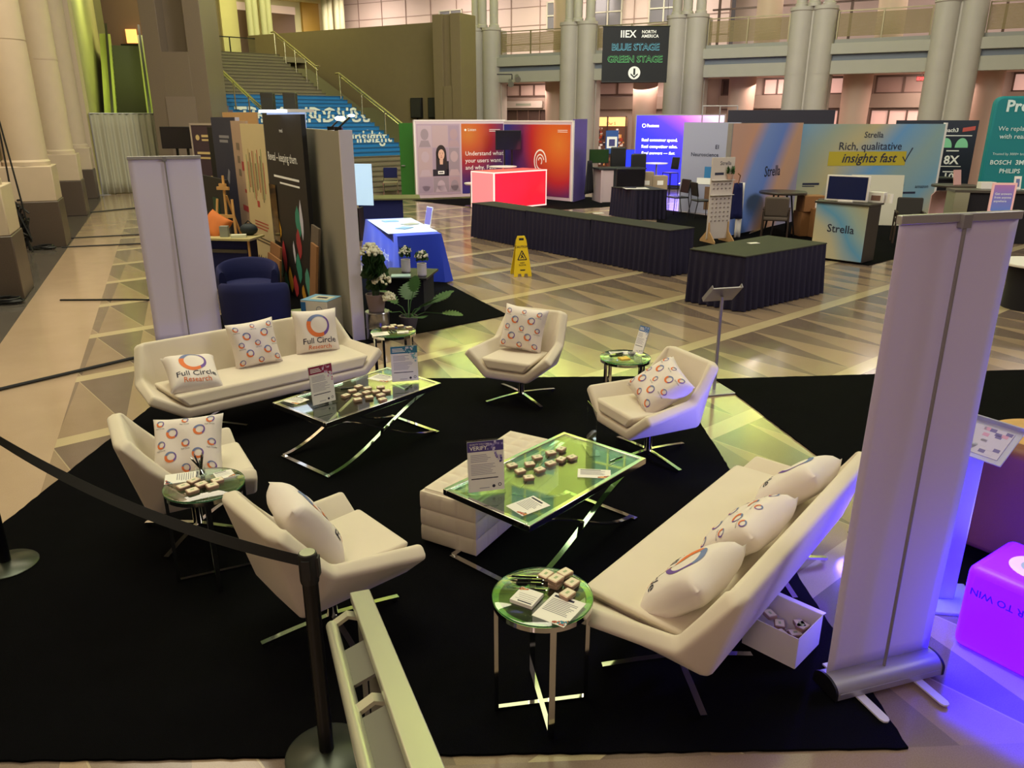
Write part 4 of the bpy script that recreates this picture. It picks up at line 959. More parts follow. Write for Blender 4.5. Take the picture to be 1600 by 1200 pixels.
# glowing cube
CUBE = mat('glowing_violet_cube', '#8a2bff', .35, es=13, ec='#2400ff')
ca = atan2(-.82, .57); t = thing('glowing_cube', 'glowing violet cube table with upside-down lettering at the right edge', 'light cube', (2.515, 3.18, .001), ca)
m = M(); m.box((0, 0, .23), (.44, .44, .46)); m.build('body', CUBE, t, bevel=.045, segs=4)
m = M(); m.lathe([(.07, .461), (.085, .464), (.115, .464), (.12, .461)], 32, (-.0, .0, 0)); m.build('top_ring', mat('ring_pinkwhite', '#e0b8ff', .4, es=.6), t)
m = M(); m.lathe([(.0, .4615), (.07, .4625)], 32); m.build('top_plate', mat('plate_blue', '#a9bdf0', .4, es=.25), t); m = M(); m.tube([(.0, -.0, .463), (0, .0, .49)], .006, 8); m.build('knob', mat('knob_red', '#b02860', .4), t)
g = G(); g.X = Matrix.Translation((0, -.2225, .33)) @ Matrix.Rotation(pi, 4, 'Y'); g.text('ENTER TO WIN', 0, -.018, .052, bold=.008); g.build('lettering', mat('cube_ink', '#5212c0', .5), t)
t = thing('unseen_uplight', 'unseen black LED uplight on the floor behind the right roll-up banner', 'lamp', (2.22, 4.35, .013), radians(40))  # lamp never in view, assumed for the blue light on chair and sofa
m = M(); m.tube([(0, 0, .08), (0, -.12, .15)], .06, 16, r1=.075); m.build('lamp_can', BLACKM, t); m = M(); m.bar([(-.09, -.03, .0), (-.09, -.03, .12)], .02, .01); m.bar([(.09, -.03, 0), (.09, -.03, .12)], .02, .01); m.box((0, -.03, .004), (.2, .1, .008)); m.build('yoke', BLACKM, t)
spot('unseen_uplight_beam', (2.12, 4.42, .22), (1.2, 5.5, .55), 90, (.16, .16, 1.0), 70, .7)
added_uplight = dup(t, (2.98, 3.42, .001), radians(80), 'unseen black LED uplight added beyond the glowing cube, outside the right frame edge')  # added out of frame to light the display stand blue
spot('added_uplight_beam_stand', (2.82, 3.40, .3), (2.35, 3.62, .85), 75, (.12, .10, 1.0), 75, .7)
spot('unseen_uplight_beam_back', (2.14, 4.28, .22), (1.35, 3.4, .45), 60, (.13, .08, 1.0), 95, .7)
# brown armchair and round wooden table
t = thing('brown_armchair', 'brown upholstered armchair at the right edge, behind the glowing cube', 'armchair', (2.98, 4.12, .012), radians(127))
BR = mat('brown_leather', '#7a4634', .55, bump=.05, bscale=90)
m = M(); m.box((0, .30, .45), (.74, .13, .72), rx=radians(-8)); m.build('backrest', BR, t, bevel=.05, segs=4)
for s in (-1, 1): m = M(); m.box((s * .34, -.05, .32), (.12, .56, .46)); m.build('arm', BR, t, bevel=.045, segs=4)
m = M(); m.box((0, -.05, .26), (.58, .5, .28)); m.build('seat', BR, t, bevel=.05, segs=4)
for sx in (-1, 1):
    for sy_ in (-1, 1): m = M(); m.tube([(sx * .3, sy_ * .26, .0), (sx * .28, sy_ * .24, .14)], .015, 8, r1=.022); m.build('leg', BLACKM, t)
t = thing('round_wooden_table', 'low round pale wood table at the right edge', 'table', (3.57, 4.62, .012))
m = M(); m.lathe([(.40, .46), (.41, .465), (.41, .49), (.40, .495)], 48); m.build('tabletop', WOOD, t)
for k in range(3): a = k * 2.1; m = M(); m.tube([(.3 * cos(a), .3 * sin(a), 0), (.2 * cos(a), .2 * sin(a), .46)], .018, 10); m.build('leg', WOOD, t)
LEAF = mat('leaf_green', '#35592c', .5, noise=.2, nscale=30); LEAFD = mat('leaf_dark_green', '#2b4a26', .5, noise=.25, nscale=20)
t = thing('small_potted_plant', 'sprig of green leaves on the round wooden table', 'plant', (3.58, 4.76, .507)); m = M(); m.lathe([(.04, 0), (.05, .08), (.045, .08)], 16); m.build('pot', WHITE, t)
m = M()
for k in range(24): a = RND.random() * 6.28; m.X = Matrix.Translation((.03 * cos(a), .03 * sin(a), .09 + .05 * RND.random())) @ rotm(rx=RND.uniform(-.8, .8), rz=a); m.poly([(-.012, 0), (0, -.02), (.012, 0), (0, .05)])
m.build('foliage', LEAF, t, recalc=False)
t = thing('white_round_table', 'white topped round table with a black cloth, cut by the right frame edge', 'table', (7.22, 10.5, .001))
m = M(); m.lathe([(.46, .60), (.47, .61), (.47, .63), (.46, .64)], 40); m.build('tabletop', WHITE, t); m = M(); m.lathe([(.34, .0), (.33, .3), (.34, .6)], 30); m.build('cloth', DRAPEBLK, t)

# ================================================================= CABLES
CAB = mat('black_cable', '#16171a', .6)
def cable(label, pts, r=.012, name='floor_cable'):
    P = []
    for i in range(len(pts) - 1):
        a, b = Vector(pts[i]), Vector(pts[i + 1])
        for k in range(8):
            q = a.lerp(b, k / 8); P.append(q)
    P.append(Vector(pts[-1])); m = M(); m.tube(P, r, 6); tag(m.build(name, CAB), label, 'cable')
cable('thick dark cable crossing the aisle floor in front of the left sofa', [(-5.6, 6.15, .02), (-4.98, 7.0, .02), (-4.17, 8.02, .02), (-3.7, 8.5, .03)], .017)
cable('dark cable on the floor from the foot of the nearest pier', [(-6.55, 10.92, .012), (-5.57, 10.95, .012), (-4.4, 10.9, .012)], .014)
cable('nearer dark cable at the second pier crossing the aisle', [(-9.21, 15.75, .012), (-7.9, 16.2, .012), (-6.4, 16.7, .012)], .016)
cable('farther dark cable at the second pier crossing the aisle', [(-9.76, 17.0, .012), (-8.4, 17.6, .012), (-6.9, 18.3, .012)], .016)
cable('dark cable crossing the aisle at the third pier', [(-11.8, 21.9, .012), (-11.0, 23.1, .012), (-9.8, 24.4, .012)], .02)
def hang(x, y, seed):
    P = []
    for k in range(20): q = k / 19; P.append((x + .10 * sin(q * 3 + seed) - .12 * q, y + .02 * seed, .3 + 5.4 * q))
    return P
for k, lb in enumerate(('left of two dark cables hanging down between the first two piers', 'right of two dark cables hanging down between the first two piers')):
    m = M(); m.tube(hang(-9.62 + .11 * k, 15.1, k * 2), .016, 6); tag(m.build('hanging_cable', CAB), lb, 'cable')
m = M()
for k in range(26): m.tube([(-9.58 + RND.uniform(-.09, .09), 15.15 + RND.uniform(-.05, .05), .02 + 1.0 * RND.random()), (-9.5 + RND.uniform(-.12, .12), 15.15 + RND.uniform(-.05, .05), .02 + 1.0 * RND.random())], .02, 5)
tag(m.build('cable_bundle', CAB), 'tangled bundle of black cables at the side of the second pier', 'cable')
def coil(label, x, y, s):
    m = M()
    for k in range(6): a0 = RND.random() * 6; m.tube([(x + s * (1 + .3 * sin(k)) * cos(a) + .1 * k * s, y + s * .6 * sin(a), .02 + .012 * k) for a in [a0 + j * .5 for j in range(12)]], .014, 5)
    tag(m.build('cable_coil', CAB), label, 'cable')
coil('loose black cable coil at the foot of the nearest pier', -7.3, 10.75, .22); coil('loose black cable coil at the foot of the second pier', -9.5, 15.55, .2)

# ================================================================= TRADE-FAIR BOOTHS
def panel(name, label, cat, p0, p1, z0, z1, th, mt, frame=None, group=None):
    """upright board from p0 (left) to p1 (right); front looks to local -y"""
    (x, y, _), a, w = seg(p0, p1); t = thing(name, label, cat, (x, y, 0), a, group)
    m = M(); m.box((0, 0, (z0 + z1) / 2), (w, th, z1 - z0)); m.build('panel', mt, t)
    if frame:
        for s in (-1, 1): m = M(); m.box((s * w / 2, 0, (z0 + z1) / 2), (.04, th + .02, z1 - z0)); m.build('upright', frame, t)
        m = M(); m.box((0, 0, z1), (w + .04, th + .02, .04)); m.build('top_rail', frame, t)
    return t, w
PW = mat('print_white', '#e8eae4', .6, es=.08)
# ---- red / orange two-wall booth
FRW = mat('lightbox_frame', '#c9b9c4', .5)
LWM = cloudmat('sunset_print_left', [(0, '#c07426'), (.25, '#b9531f'), (.48, '#9a2128'), (.72, '#5a2358'), (1, '#2c2c7c')], 0, 0, .6, .08, .03, .5, (0, 0), (.25, 2.0, 1.75))
RWM = cloudmat('sunset_print_right', [(0, '#c87a2a'), (.28, '#c4561f'), (.5, '#b3242a'), (.7, '#64245c'), (1, '#2a2c80')], 0, 0, .6, .08, .03, .5, (0, 0), (.95, 1.75, 2.3))
PA, PC, PD, PE = (-3.08, 25.4), (-.26, 26.57), (1.87, 24.45), (2.33, 25.5)
GRIDP = mat('photo_wall_ground', '#a894a6', .6, es=.05)
t, w = panel('display_wall', 'left wall of the red booth with a portrait photo and orange print', 'display wall', PA, PC, .06, 2.44, .10, FRW, WHITE)
g = G(); y = -.056
g.rect(-w / 2 + .06, .16, -.02 - 0, 2.34, y); g.build('photo_mosaic_ground', GRIDP, t, recalc=False)
g = G(); tones = [mat('mosaic%d' % k, c, .6, es=.04) for k, c in enumerate(('#9d8b9e', '#b3a0ad', '#93858f', '#b09aa0', '#a78e96'))]
xs = [-w / 2 + .08, -w / 2 + .56, -w / 2 + 1.10, -.05]; zs = [.22, .72, 1.62, 2.3]
for i in range(3):
    for j in range(3):
        g.mi = (i * 2 + j * 3) % 5; g.rect(xs[i] + .01, zs[j] + .01, xs[i + 1] - .01, zs[j + 1] - .01, y - .002)
        if (i, j) != (1, 1): g.mi = (i + j) % 5; cx = (xs[i] + xs[i + 1]) / 2; g.disc(cx, zs[j + 1] - .28, .13, y - .003, rz=.17); g.poly([(cx - .2, zs[j] + .02), (cx + .2, zs[j] + .02), (cx + .12, zs[j] + .22), (cx - .12, zs[j] + .22)], y - .003)
g.build('photo_mosaic', tones, t, recalc=False)
g = G(); cx = (xs[1] + xs[2]) / 2; y2 = y - .005
g.mi = 0; g.rect(cx - .27, .74, cx + .27, .95, y2); g.rect(cx + .1, .74, cx + .27, 1.2, y2)
g.mi = 1; g.disc(cx + .02, 1.45, .17, y2 - .001, rz=.25); g.poly([(cx - .16, .95), (cx + .22, .95), (cx + .19, 1.5), (cx - .15, 1.5)], y2 - .001)
g.mi = 0; g.poly([(cx - .17, .8), (cx + .2, .8), (cx + .16, 1.1), (cx + .05, 1.17), (cx - .1, 1.12)], y2 - .002)
g.mi = 2; g.poly([(cx - .03, 1.1), (cx + .07, 1.1), (cx + .08, 1.25), (cx - .04, 1.25)], y2 - .003); g.disc(cx + .025, 1.40, .105, y2 - .004, rz=.165)
g.mi = 1; g.poly([(cx - .085, 1.47), (cx - .03, 1.57), (cx + .09, 1.56), (cx + .135, 1.42), (cx + .15, 1.6), (cx + .03, 1.66), (cx - .1, 1.6)], y2 - .005)
for s in (-1, 1): g.disc(cx + .025 + s * .042, 1.43, .014, y2 - .006, 10, .008); g.rect(cx + .025 + s * .042 - .022, 1.455, cx + .025 + s * .042 + .022, 1.462, y2 - .006)
g.mi = 3; g.poly([(cx - .012, 1.325), (cx + .025, 1.305), (cx + .062, 1.325), (cx + .025, 1.335)], y2 - .006); g.poly([(cx + .02, 1.40), (cx + .012, 1.36), (cx + .038, 1.36)], y2 - .006)
g.mi = 4; g.rect(cx - .1, .80, cx + .11, .90, y2 - .006); g.mi = 0; g.rect(cx - .07, .835, cx + .08, .865, y2 - .007)
g.build('portrait_photo', [mat('portrait_dark', '#1e1c28', .6), mat('portrait_hair', '#2a211f', .6), mat('portrait_skin', '#d2a994', .6, es=.06), mat('portrait_lips', '#a5544e', .6), PW], t, recalc=False)
g = G(); g.rect(.02, .16, w / 2 - .05, 2.34, y); o = g.build('sunset_print', LWM, t, recalc=False)
g = G(); yy = y - .004
for k, s in enumerate(('Understand what', 'your users want,', 'and why. Fast.')): g.text(s, .14, 1.36 - k * .22, .19, yy, 'LEFT', .002)
g.text('Listen', .24, 2.12, .12, yy, 'LEFT'); g.disc(.16, 2.15, .035, yy); g.rect(.98, 2.15, 1.36, 2.165, yy); g.rect(.98, 2.10, 1.36, 2.115, yy); g.build('lettering', PW, t, recalc=False)
t, w = panel('display_wall', 'right wall of the red booth with a white ear-like line logo', 'display wall', PC, PD, .06, 2.42, .10, FRW, WHITE)
g = G(); g.rect(-w / 2 + .05, .16, w / 2 - .08, 2.32, y); g.build('sunset_print', RWM, t, recalc=False)
g = G(); EX = .18
for r0, r1, a0, a1, cz in ((.36, .31, -5, 285, 1.22), (.24, .20, 15, 265, 1.2), (.12, .08, -60, 170, 1.22)):
    for k in range(20):
        p, q = radians(a0 + (a1 - a0) * k / 20), radians(a0 + (a1 - a0) * (k + 1) / 20)
        g.poly([(EX + r0 * .75 * cos(p), cz + r0 * sin(p)), (EX + r0 * .75 * cos(q), cz + r0 * sin(q)), (EX + r1 * .75 * cos(q), cz + r1 * sin(q)), (EX + r1 * .75 * cos(p), cz + r1 * sin(p))], y - .004)
g.poly([(EX - .1, .95), (EX + .02, .8), (EX + .1, .88), (EX + .03, 1.0)], y - .004); g.rect(w / 2 - .6, 2.15, w / 2 - .2, 2.165, y - .004); g.rect(w / 2 - .6, 2.10, w / 2 - .2, 2.115, y - .004); g.build('line_logo', PW, t, recalc=False)
t, w = panel('violet_wall', 'narrow violet end panel of the red booth', 'display wall', PD, PE, .04, 2.48, .08, mat('violet_panel', '#54467f', .6))
# television on stand in the corner
def tv(label, x, y, rz, w, h, zc, posts=True, ztop=None, scr='#1c1a20', es=0):
    t = thing('television', label, 'television', (x, y, .012), rz)
    m = M(); m.box((0, 0, zc), (w, .05, h)); m.build('housing', BLACKP, t, bevel=.006); m = M(); m.box((0, -.0265, zc), (w - .03, .004, h - .03)); m.build('screen', mat('screen_' + scr[1:], scr, .15, es=es), t)
    if posts:
        for s in (-.12, .12): m = M(); m.box((s, .06, zc / 2), (.05, .04, zc)); m.build('stand_post', BLACKM, t)
        m = M(); m.box((0, .05, .02), (.8, .5, .04)); m.build('stand_base', BLACKM, t)
    return t
tv('black television on a twin-post stand in the corner of the red booth', -.12, 25.75, radians(3), .82, .6, 1.83)
# glowing red counter
t = thing('glowing_counter', 'translucent counter glowing red in front of the red booth', 'counter', (-.51, 22.42, .012), radians(42.7))
REDG = cloudmat('red_glow', [(0, '#ff1f40'), (.5, '#ff1a30'), (.8, '#ff4a4c'), (1, '#ff7a72')], .2, .1, 1.2, .25, .95, .4, (.3, -.2)); PKG = mat('pink_glow', '#f0909a', .4, es=.5); EDGE = mat('edge_glow', '#ffd0c8', .4, es=1.0)
CW, CDp = 2.08, .98
m = M(); m.box((CW / 2, 0, .53), (CW - .04, .03, .98)); m.build('front_face', REDG, t)
for x in (.0, CW): m = M(); m.box((x, CDp / 2, .53), (.03, CDp - .04, .98)); m.build('side_face', PKG, t)
m = M(); m.box((CW / 2, CDp / 2, 1.035), (CW + .03, CDp + .03, .03)); m.build('top', mat('counter_top_red', '#d8605c', .3, es=.35), t)
m = M()
for x in (0, CW):
    for y in (0, CDp): m.box((x, y, .52), (.035, .035, 1.03))
for z in (.02, 1.03):
    m.box((CW / 2, -.005, z), (CW + .04, .035, .035))
    for x in (0, CW): m.box((x, CDp / 2, z), (.036, CDp, .036))
m.build('edge_trim', EDGE, t)
point('red_counter_glow', (.6, 24.2, 1.5), 7, (1, .1, .16), .3)
t = thing('high_round_table', 'white round bar table behind the glowing red counter', 'table', (-.28, 24.8, .012)); m = M(); m.lathe([(.42, 1.05), (.43, 1.06), (.43, 1.085)], 32); m.build('tabletop', WHITE, t); m = M(); m.lathe([(.25, 0), (.25, .02), (.035, .03), (.035, 1.05)], 20); m.build('pedestal', CHROME, t)
t = thing('bar_stool', 'white bar stool with chrome foot left of the glowing red counter', 'stool', (-1.22, 23.5, .012), radians(20))
m = M(); m.lathe([(.16, .62), (.2, .65), (.2, .68), (.16, .69)], 24); m.build('seat', WHITE, t); m = M(); m.box((.18, 0, .8), (.04, .34, .26)); m.build('backrest', mat('stool_pink', '#d9a9a4', .5), t, bevel=.015); m = M(); m.lathe([(.2, 0), (.2, .015), (.03, .03), (.025, .64)], 20); m.build('pedestal', CHROME, t)
# green door panel and blue chair by the stairs
t, w = panel('green_partition', 'plain green upright panel between the stairs and the red booth', 'panel', (-3.62, 26.0), (-3.02, 25.75), 0, 2.36, .06, mat('green_panel', '#2f6d2a', .5)); m = M(); m.box((-.2, -.06, 1.05), (.12, .05, .03)); m.build('handle', ALU, t)
t = thing('stacking_chair', 'blue backed stacking chair in front of the lower stairs', 'chair', (-4.1, 26.7, .001), radians(5))
m = M(); m.box((0, .02, .46), (.48, .44, .05)); m.build('seat', mat('chair_grey', '#8c8466', .6), t, bevel=.015); m = M(); m.box((0, .22, .76), (.46, .04, .34)); m.build('backrest', NAVY, t, bevel=.015)
for sx in (-.23, .23):
    for yy in (-.2, .22): m = M(); m.tube([(sx, yy, 0), (sx, yy, .46 if yy < 0 else .9)], .013, 8); m.build('leg', CHROME, t)

# ---- skirted tables
def skirted(label, c4, h=.75, name='skirted_table', cat='table', topmat=None, skirt=None, pleat=.125, group=None):
    """c4: ground corners near-left, near-right, far-right, far-left"""
    P = [Vector((x, y, 0)) for x, y in c4]; C = sum(P, Vector()) / 4; a = atan2(P[1].y - P[0].y, P[1].x - P[0].x); R = Matrix.Rotation(-a, 3, 'Z'); Q = [R @ (p - C) for p in P]
    t = thing(name, label, cat, (C.x, C.y, .001), a, group)
    m = M(); m.prism([(p.x * 1.005, p.y * 1.01) for p in Q], h - .018, h); m.build('tabletop', topmat or mat('black_table_top', '#252326', .85, noise=.08), t, bevel=.006)
    m = M(); per = []; 
    for i in range(4):
        p, q = Q[i], Q[(i + 1) % 4]; L = (q - p).length; n = max(8, int(L / .018)); nr = Vector(((q - p).y, -(q - p).x, 0)).normalized()
        for k in range(n): per.append((p.lerp(q, k / n), nr, k / n * L + i * .37, min(1, k / 5, (n - k) / 5)))
    rings = []
    for f in (0, .35, .7, 1):
        amp = .005 + .026 * (1 - f)
        rings.append([pt + nr * (amp * sin(s / pleat * 2 * pi + .9 * sin(s * 5.3) + .5 * sin(s * 13)) + .035 * (1 - f) - .004) + Vector((0, 0, .01 + (h - .024) * f)) for pt, nr, s, e in per])
    m.rings(rings, cap=False); m.build('skirt', skirt or mat('navy_skirt', '#15102f', .9), t, ang=180)
    return t
def quadat(p0, p1, d0, d1):   # interpolate a long row
    return [p0 + (p1 - p0) * d0, p0 + (p1 - p0) * d1]
Lf, Rf = Vector((-.90, 17.3)), Vector((2.60, 12.7)); off = Vector((.79, .60)).normalized() * .62
for k, lb in enumerate(('left skirted black table of the row of three, below the glowing counter', 'middle skirted black table of the row of three', 'right skirted black table of the row of three, behind the wet floor sign')):
    a, b = quadat(Lf, Rf, k / 3 + .004, (k + 1) / 3 - .004); skirted(lb, [tuple(a), tuple(b), tuple(b + off), tuple(a + off)], .74 + .012 * k)
skirted('separate skirted black table right of the row, in front of the gradient booth', [(2.52, 10.9), (3.12, 10.24), (4.66, 11.42), (4.02, 12.2)], .76, topmat=mat('olive_table_top', '#33352a', .85, noise=.06))
tag(put((lambda m: (m.box((0, 0, .003), (.16, .10, .005)), m.build('paper_slip', PAPER))[1])(M()), (3.55, 11.35, .765), .3), 'small white paper on the separate skirted table', 'paper')
tag(put((lambda m: (m.box((0, 0, .003), (.2, .12, .005)), m.build('paper_slip', PAPER))[1])(M()), (1.68, 15.2, .757), .3), 'crumpled white paper on the middle skirted table', 'paper')
skirted('dark skirted display table carrying the black monitor', [(2.68, 21.3), (3.2, 20.35), (4.02, 20.4), (3.75, 21.5)], .76)
t = tv('black flat monitor seen from behind on the skirted display table', 3.12, 20.85, radians(-4), .74, .46, .252 + .76, False); m = M(); m.box((0, 0, .765), (.3, .2, .012)); m.build('monitor_foot', BLACKM, t)
m = M(); m.box((0, 0, .004), (.62, .4, .006)); tag(put(m.build('paper_sheet', PAPER), (3.25, 20.75, .762), .1), 'white sheet under the black monitor on the skirted display table', 'paper')
# ---- wet floor sign
t = thing('wet_floor_sign', 'yellow folding wet floor sign on the stone floor', 'floor sign', (.15, 12.85, .001), radians(12)); YELP = mat('yellow_plastic', '#e0bf12', .4)
for s in (-1, 1):
    m = M(); m.X = rotm(rz=0 if s < 0 else pi) @ Matrix.Translation((0, -.15, 0)) @ rotm(rx=radians(-12.5))
    out = [(-.15, 0), (-.15, .04), (-.085, .60), (-.06, .67), (.06, .67), (.085, .60), (.15, .04), (.15, 0), (.09, 0), (.08, .05), (.03, .05), (.02, 0), (-.02, 0), (-.03, .05), (-.08, .05), (-.09, 0)]
    vf = [m.v((x, -.008, z)) for x, z in out]; vb = [m.v((x, .008, z)) for x, z in out]; m.face(vf); m.face(vb[::-1])
    for i in range(len(out)): j = (i + 1) % len(out); m.face([vf[i], vb[i], vb[j], vf[j]])
    o = m.build('panel', YELP, t, flat=True)
    g = G(); g.X = rotm(rz=0 if s < 0 else pi) @ Matrix.Translation((0, -.15, 0)) @ rotm(rx=radians(-12.5)); yy = -.0095
    g.text('CAUTION', 0, .475, .052, yy, bold=.02); g.text('WET', 0, .215, .038, yy, bold=.015); g.text('FLOOR', 0, .18, .038, yy, bold=.015)
    for p, q, r in (((-.075, .28), (.075, .28), 0), ((.075, .28), (0, .43), 0), ((0, .43), (-.075, .28), 0)):
        d = Vector((q[0] - p[0], q[1] - p[1])).normalized() * .008; n = Vector((-d.y, d.x)); g.poly([(p[0] - n.x, p[1] - n.y), (q[0] - n.x, q[1] - n.y), (q[0] + n.x, q[1] + n.y), (p[0] + n.x, p[1] + n.y)], yy)
    g.disc(.008, .375, .011, yy, 10); g.poly([(-.02, .36), (.0, .365), (.02, .33), (.04, .30), (.028, .296), (.008, .32), (-.03, .30), (-.034, .31), (-.01, .33)], yy); g.poly([(-.05, .12), (.05, .12), (.035, .10), (-.035, .10)], yy); g.rect(-.04, .6, .04, .635, yy)
    g.build('warning_print', BLACKP, t, recalc=False)

# ---- violet light wall and black counter
FL = cloudmat('violet_lightbox', [(0, '#2a2bd6'), (.35, '#4a34e8'), (.6, '#9a4be0'), (.8, '#e28ae6'), (1, '#f3c6f0')], .30, .42, .35, .1, 1.15, .5, (.35, -1.35))
FX = (4.6, 30.0); FE = (7.6, 29.0); t, w = panel('lightbox_wall', 'glowing violet and pink lightbox wall with white lettering', 'display wall', FX, FE, .15, 2.62, .14, FL, ALU)
g = G(); GW = mat('glow_white', '#ffffff', .5, es=2.2); y = -.075
g.text('Facteus', -w / 2 + .40, 2.2, .15, y, 'LEFT', .015); g.ring(-w / 2 + .3, 2.25, .07, .05, y, 18)
for k, (s, b, sh) in enumerate((('Real consumer spend.', .03, 0), ('Real competitor sales.', .03, 0), ('Real answers — fast.', .004, .25))): g.text(s, -w / 2 + .24, 1.70 - k * .23, .148, y, 'LEFT', b * .6, sh)
g.build('lettering', GW, t, recalc=False)
g = G(); g.poly([(.1, .2), (1.5, .2), (1.5, 1.5), (1.15, .95), (.75, .72)], y); g.disc(1.35, 1.25, .3, y - .001); g.build('bright_figure_print', mat('glow_cream', '#ffe9f0', .5, es=1.6), t, recalc=False)
g = G(); g.disc(1.3, 1.32, .2, y - .003); g.build('blue_cap_print', mat('cap_blue', '#1f8fd0', .5, es=.5), t, recalc=False)
m = M(); m.box((0, 0, .08), (w, .2, .14)); m.build('plinth', BLACKP, t)
area('lightbox_spill', (5.6, 28.9, 1.4), (5.2, 24, 0), 2.2, 60, (.36, .25, 1.0))
def highchair(label, x, y, rz):
    t = thing('high_chair', label, 'chair', (x, y, .001), rz); m = M(); m.box((0, 0, .74), (.4, .38, .03)); m.build('seat', BLACKP, t, bevel=.01); m = M(); m.box((0, .2, 1.05), (.38, .03, .4), rx=radians(-8)); m.build('backrest', BLACKP, t, bevel=.08)
    for sx in (-.18, .18):
        for yy in (-.18, .18): m = M(); m.tube([(sx * 1.15, yy * 1.15, 0), (sx, yy, .74)], .014, 6); m.build('leg', BLACKM, t)
    m = M(); m.tube([(-.19, -.19, .25), (.19, -.19, .25), (.19, .19, .25), (-.19, .19, .25)], .01, 6, closed=True); m.build('footrest', BLACKM, t)
highchair('black high chair at the right in front of the violet lightbox', 5.42, 27.2, radians(-60)); highchair('black high chair at the left in front of the violet lightbox', 4.25, 28.0, radians(170))
t = thing('bar_table', 'slim white bar table before the violet lightbox', 'table', (4.95, 27.3, .001)); m = M(); m.lathe([(.38, 1.03), (.38, 1.06)], 30); m.build('tabletop', WHITE, t); m = M(); m.lathe([(.24, 0), (.24, .02), (.03, .03), (.03, 1.04)], 16); m.build('pedestal', ALU, t)
t = thing('small_screen', 'small glowing blue screen left of the violet lightbox', 'screen', (3.95, 27.0, .001), radians(5)); m = M(); m.box((0, 0, 1.2), (.36, .04, .62)); m.build('housing', BLACKP, t); m = M(); m.box((0, -.022, 1.2), (.34, .004, .6)); m.build('display', mat('blue_display', '#1a2cff', .4, es=1.6), t); m = M(); m.box((0, 0, .45), (.08, .04, .9)); m.box((0, 0, .02), (.4, .3, .03)); m.build('stand', BLACKM, t)
for k, lb in enumerate(('taller stack of cartons beside the small blue screen', 'lower carton beside the small blue screen')):
    t = thing('carton', lb, 'box', (4.4 + .45 * k, 26.2, .001), .1); m = M(); m.box((0, 0, .42 - .06 * k), (.5, .4, .84 - .12 * k)); m.build('body', mat('tan_carton', '#9c8a72', .8), t, bevel=.01); m = M(); m.box((0, -.203, .5), (.2, .004, .14)); m.build('label', PAPER, t)
t = thing('booth_counter', 'black booth counter with white end and Laser fox lettering', 'counter', (3.3, 25.1, .001), radians(12))
BC = mat('charcoal_counter', '#22252b', .45); m = M(); m.box((.1, 0, .5), (1.4, .8, 1.0)); m.build('body', BC, t); m = M(); m.box((0.05, 0, 1.02), (1.55, .9, .04)); m.build('top', BC, t); m = M(); m.box((-.62, -.02, .5), (.06, .84, .98)); m.build('white_end', mat('glossy_white_end', '#bba9ae', .25), t)
m = M(); m.box((-.42, -.405, .5), (.36, .03, .96)); m.build('white_front', mat('glossy_white_end', '#bba9ae', .25), t)
g = G(); g.text('Laser fox', -.0, .52, .2, -.42, 'LEFT', .006); g.text('on fast insights', -.06, .28, .19, -.42, 'LEFT', .006, .25); g.text('echo', .3, .82, .09, -.42, 'LEFT', .01); g.build('lettering', mat('mint_print', '#b9d3c9', .6, es=.08), t, recalc=False)
tv('dark green lit monitor on the left of the black counter', 2.75, 25.3, radians(4), .62, .42, 1.36, False, scr='#1f3a1c')
t = thing('poster_stand', 'blue and white notice on a black pole behind the black counter', 'sign', (3.35, 27.0, .001)); m = M(); m.box((0, 0, 1.75), (.42, .03, .74)); m.build('board', mat('notice_blue', '#2a4f8f', .5, es=.1), t); g = G(); g.rect(-.17, 1.55, .17, 1.92, -.018); g.build('white_panel', PW, t, recalc=False); g = G(); g.rect(-.1, 1.62, .1, 1.84, -.021); g.build('dark_panel', mat('notice_ink', '#43437a', .6), t, recalc=False); m = M(); m.box((0, 0, .7), (.05, .04, 1.4)); m.box((0, 0, .02), (.4, .3, .04)); m.build('pole', BLACKM, t)
def officechair(label, x, y, rz, h):
    t = thing('office_chair', label, 'chair', (x, y, .001), rz); m = M(); m.box((0, 0, .5), (.5, .5, .1)); m.build('seat', BLACKP, t, bevel=.04); m = M(); m.box((0, .24, .62 + h / 2), (.5, .08, h)); m.build('backrest', BLACKP, t, bevel=.1, segs=3); m = M(); m.lathe([(.3, 0), (.28, .05), (.04, .08), (.04, .46)], 10); m.build('pedestal', BLACKM, t)
officechair('taller black office chair behind the black counter', 3.5, 26.4, radians(175), 1.0); officechair('lower black office chair with rounded back behind the black counter', 4.02, 25.75, radians(185), .82)
t = thing('draped_coat', 'dark jacket hanging on the violet end panel of the red booth', 'jacket', (2.36, 25.0, 0), radians(60)); m = M(); m.grid(lambda u, v: ((u - .5) * (.3 + .35 * (1 - v)), -.07 - .03 * sin(u * 20), .25 + 1.0 * v), 16, 8); m.build('cloth', DRAPEBLK, t, solid=.01)
def sidechair(label, x, y, rz):
    t = thing('side_chair', label, 'chair', (x, y, .01), rz); m = M(); m.box((0, 0, .45), (.46, .44, .035)); m.build('seat', BLACKP, t, bevel=.012); m = M(); m.box((0, .22, .74), (.42, .03, .36), rx=radians(-10)); m.build('backrest', BLACKP, t, bevel=.012)
    for sx in (-.22, .22): m = M(); m.tube([(sx, -.24, 0), (sx, -.22, .44), (sx, .2, .44), (sx, .25, .9)], .012, 6); m.tube([(sx, .2, .44), (sx, .28, 0)], .012, 6); m.build('side_frame', BLACKM, t)
sidechair('black side chair turned away beside the skirted display table', 4.55, 21.6, radians(-70)); sidechair('black side chair before the pale blue neuroscience wall', 5.0, 20.7, radians(100))

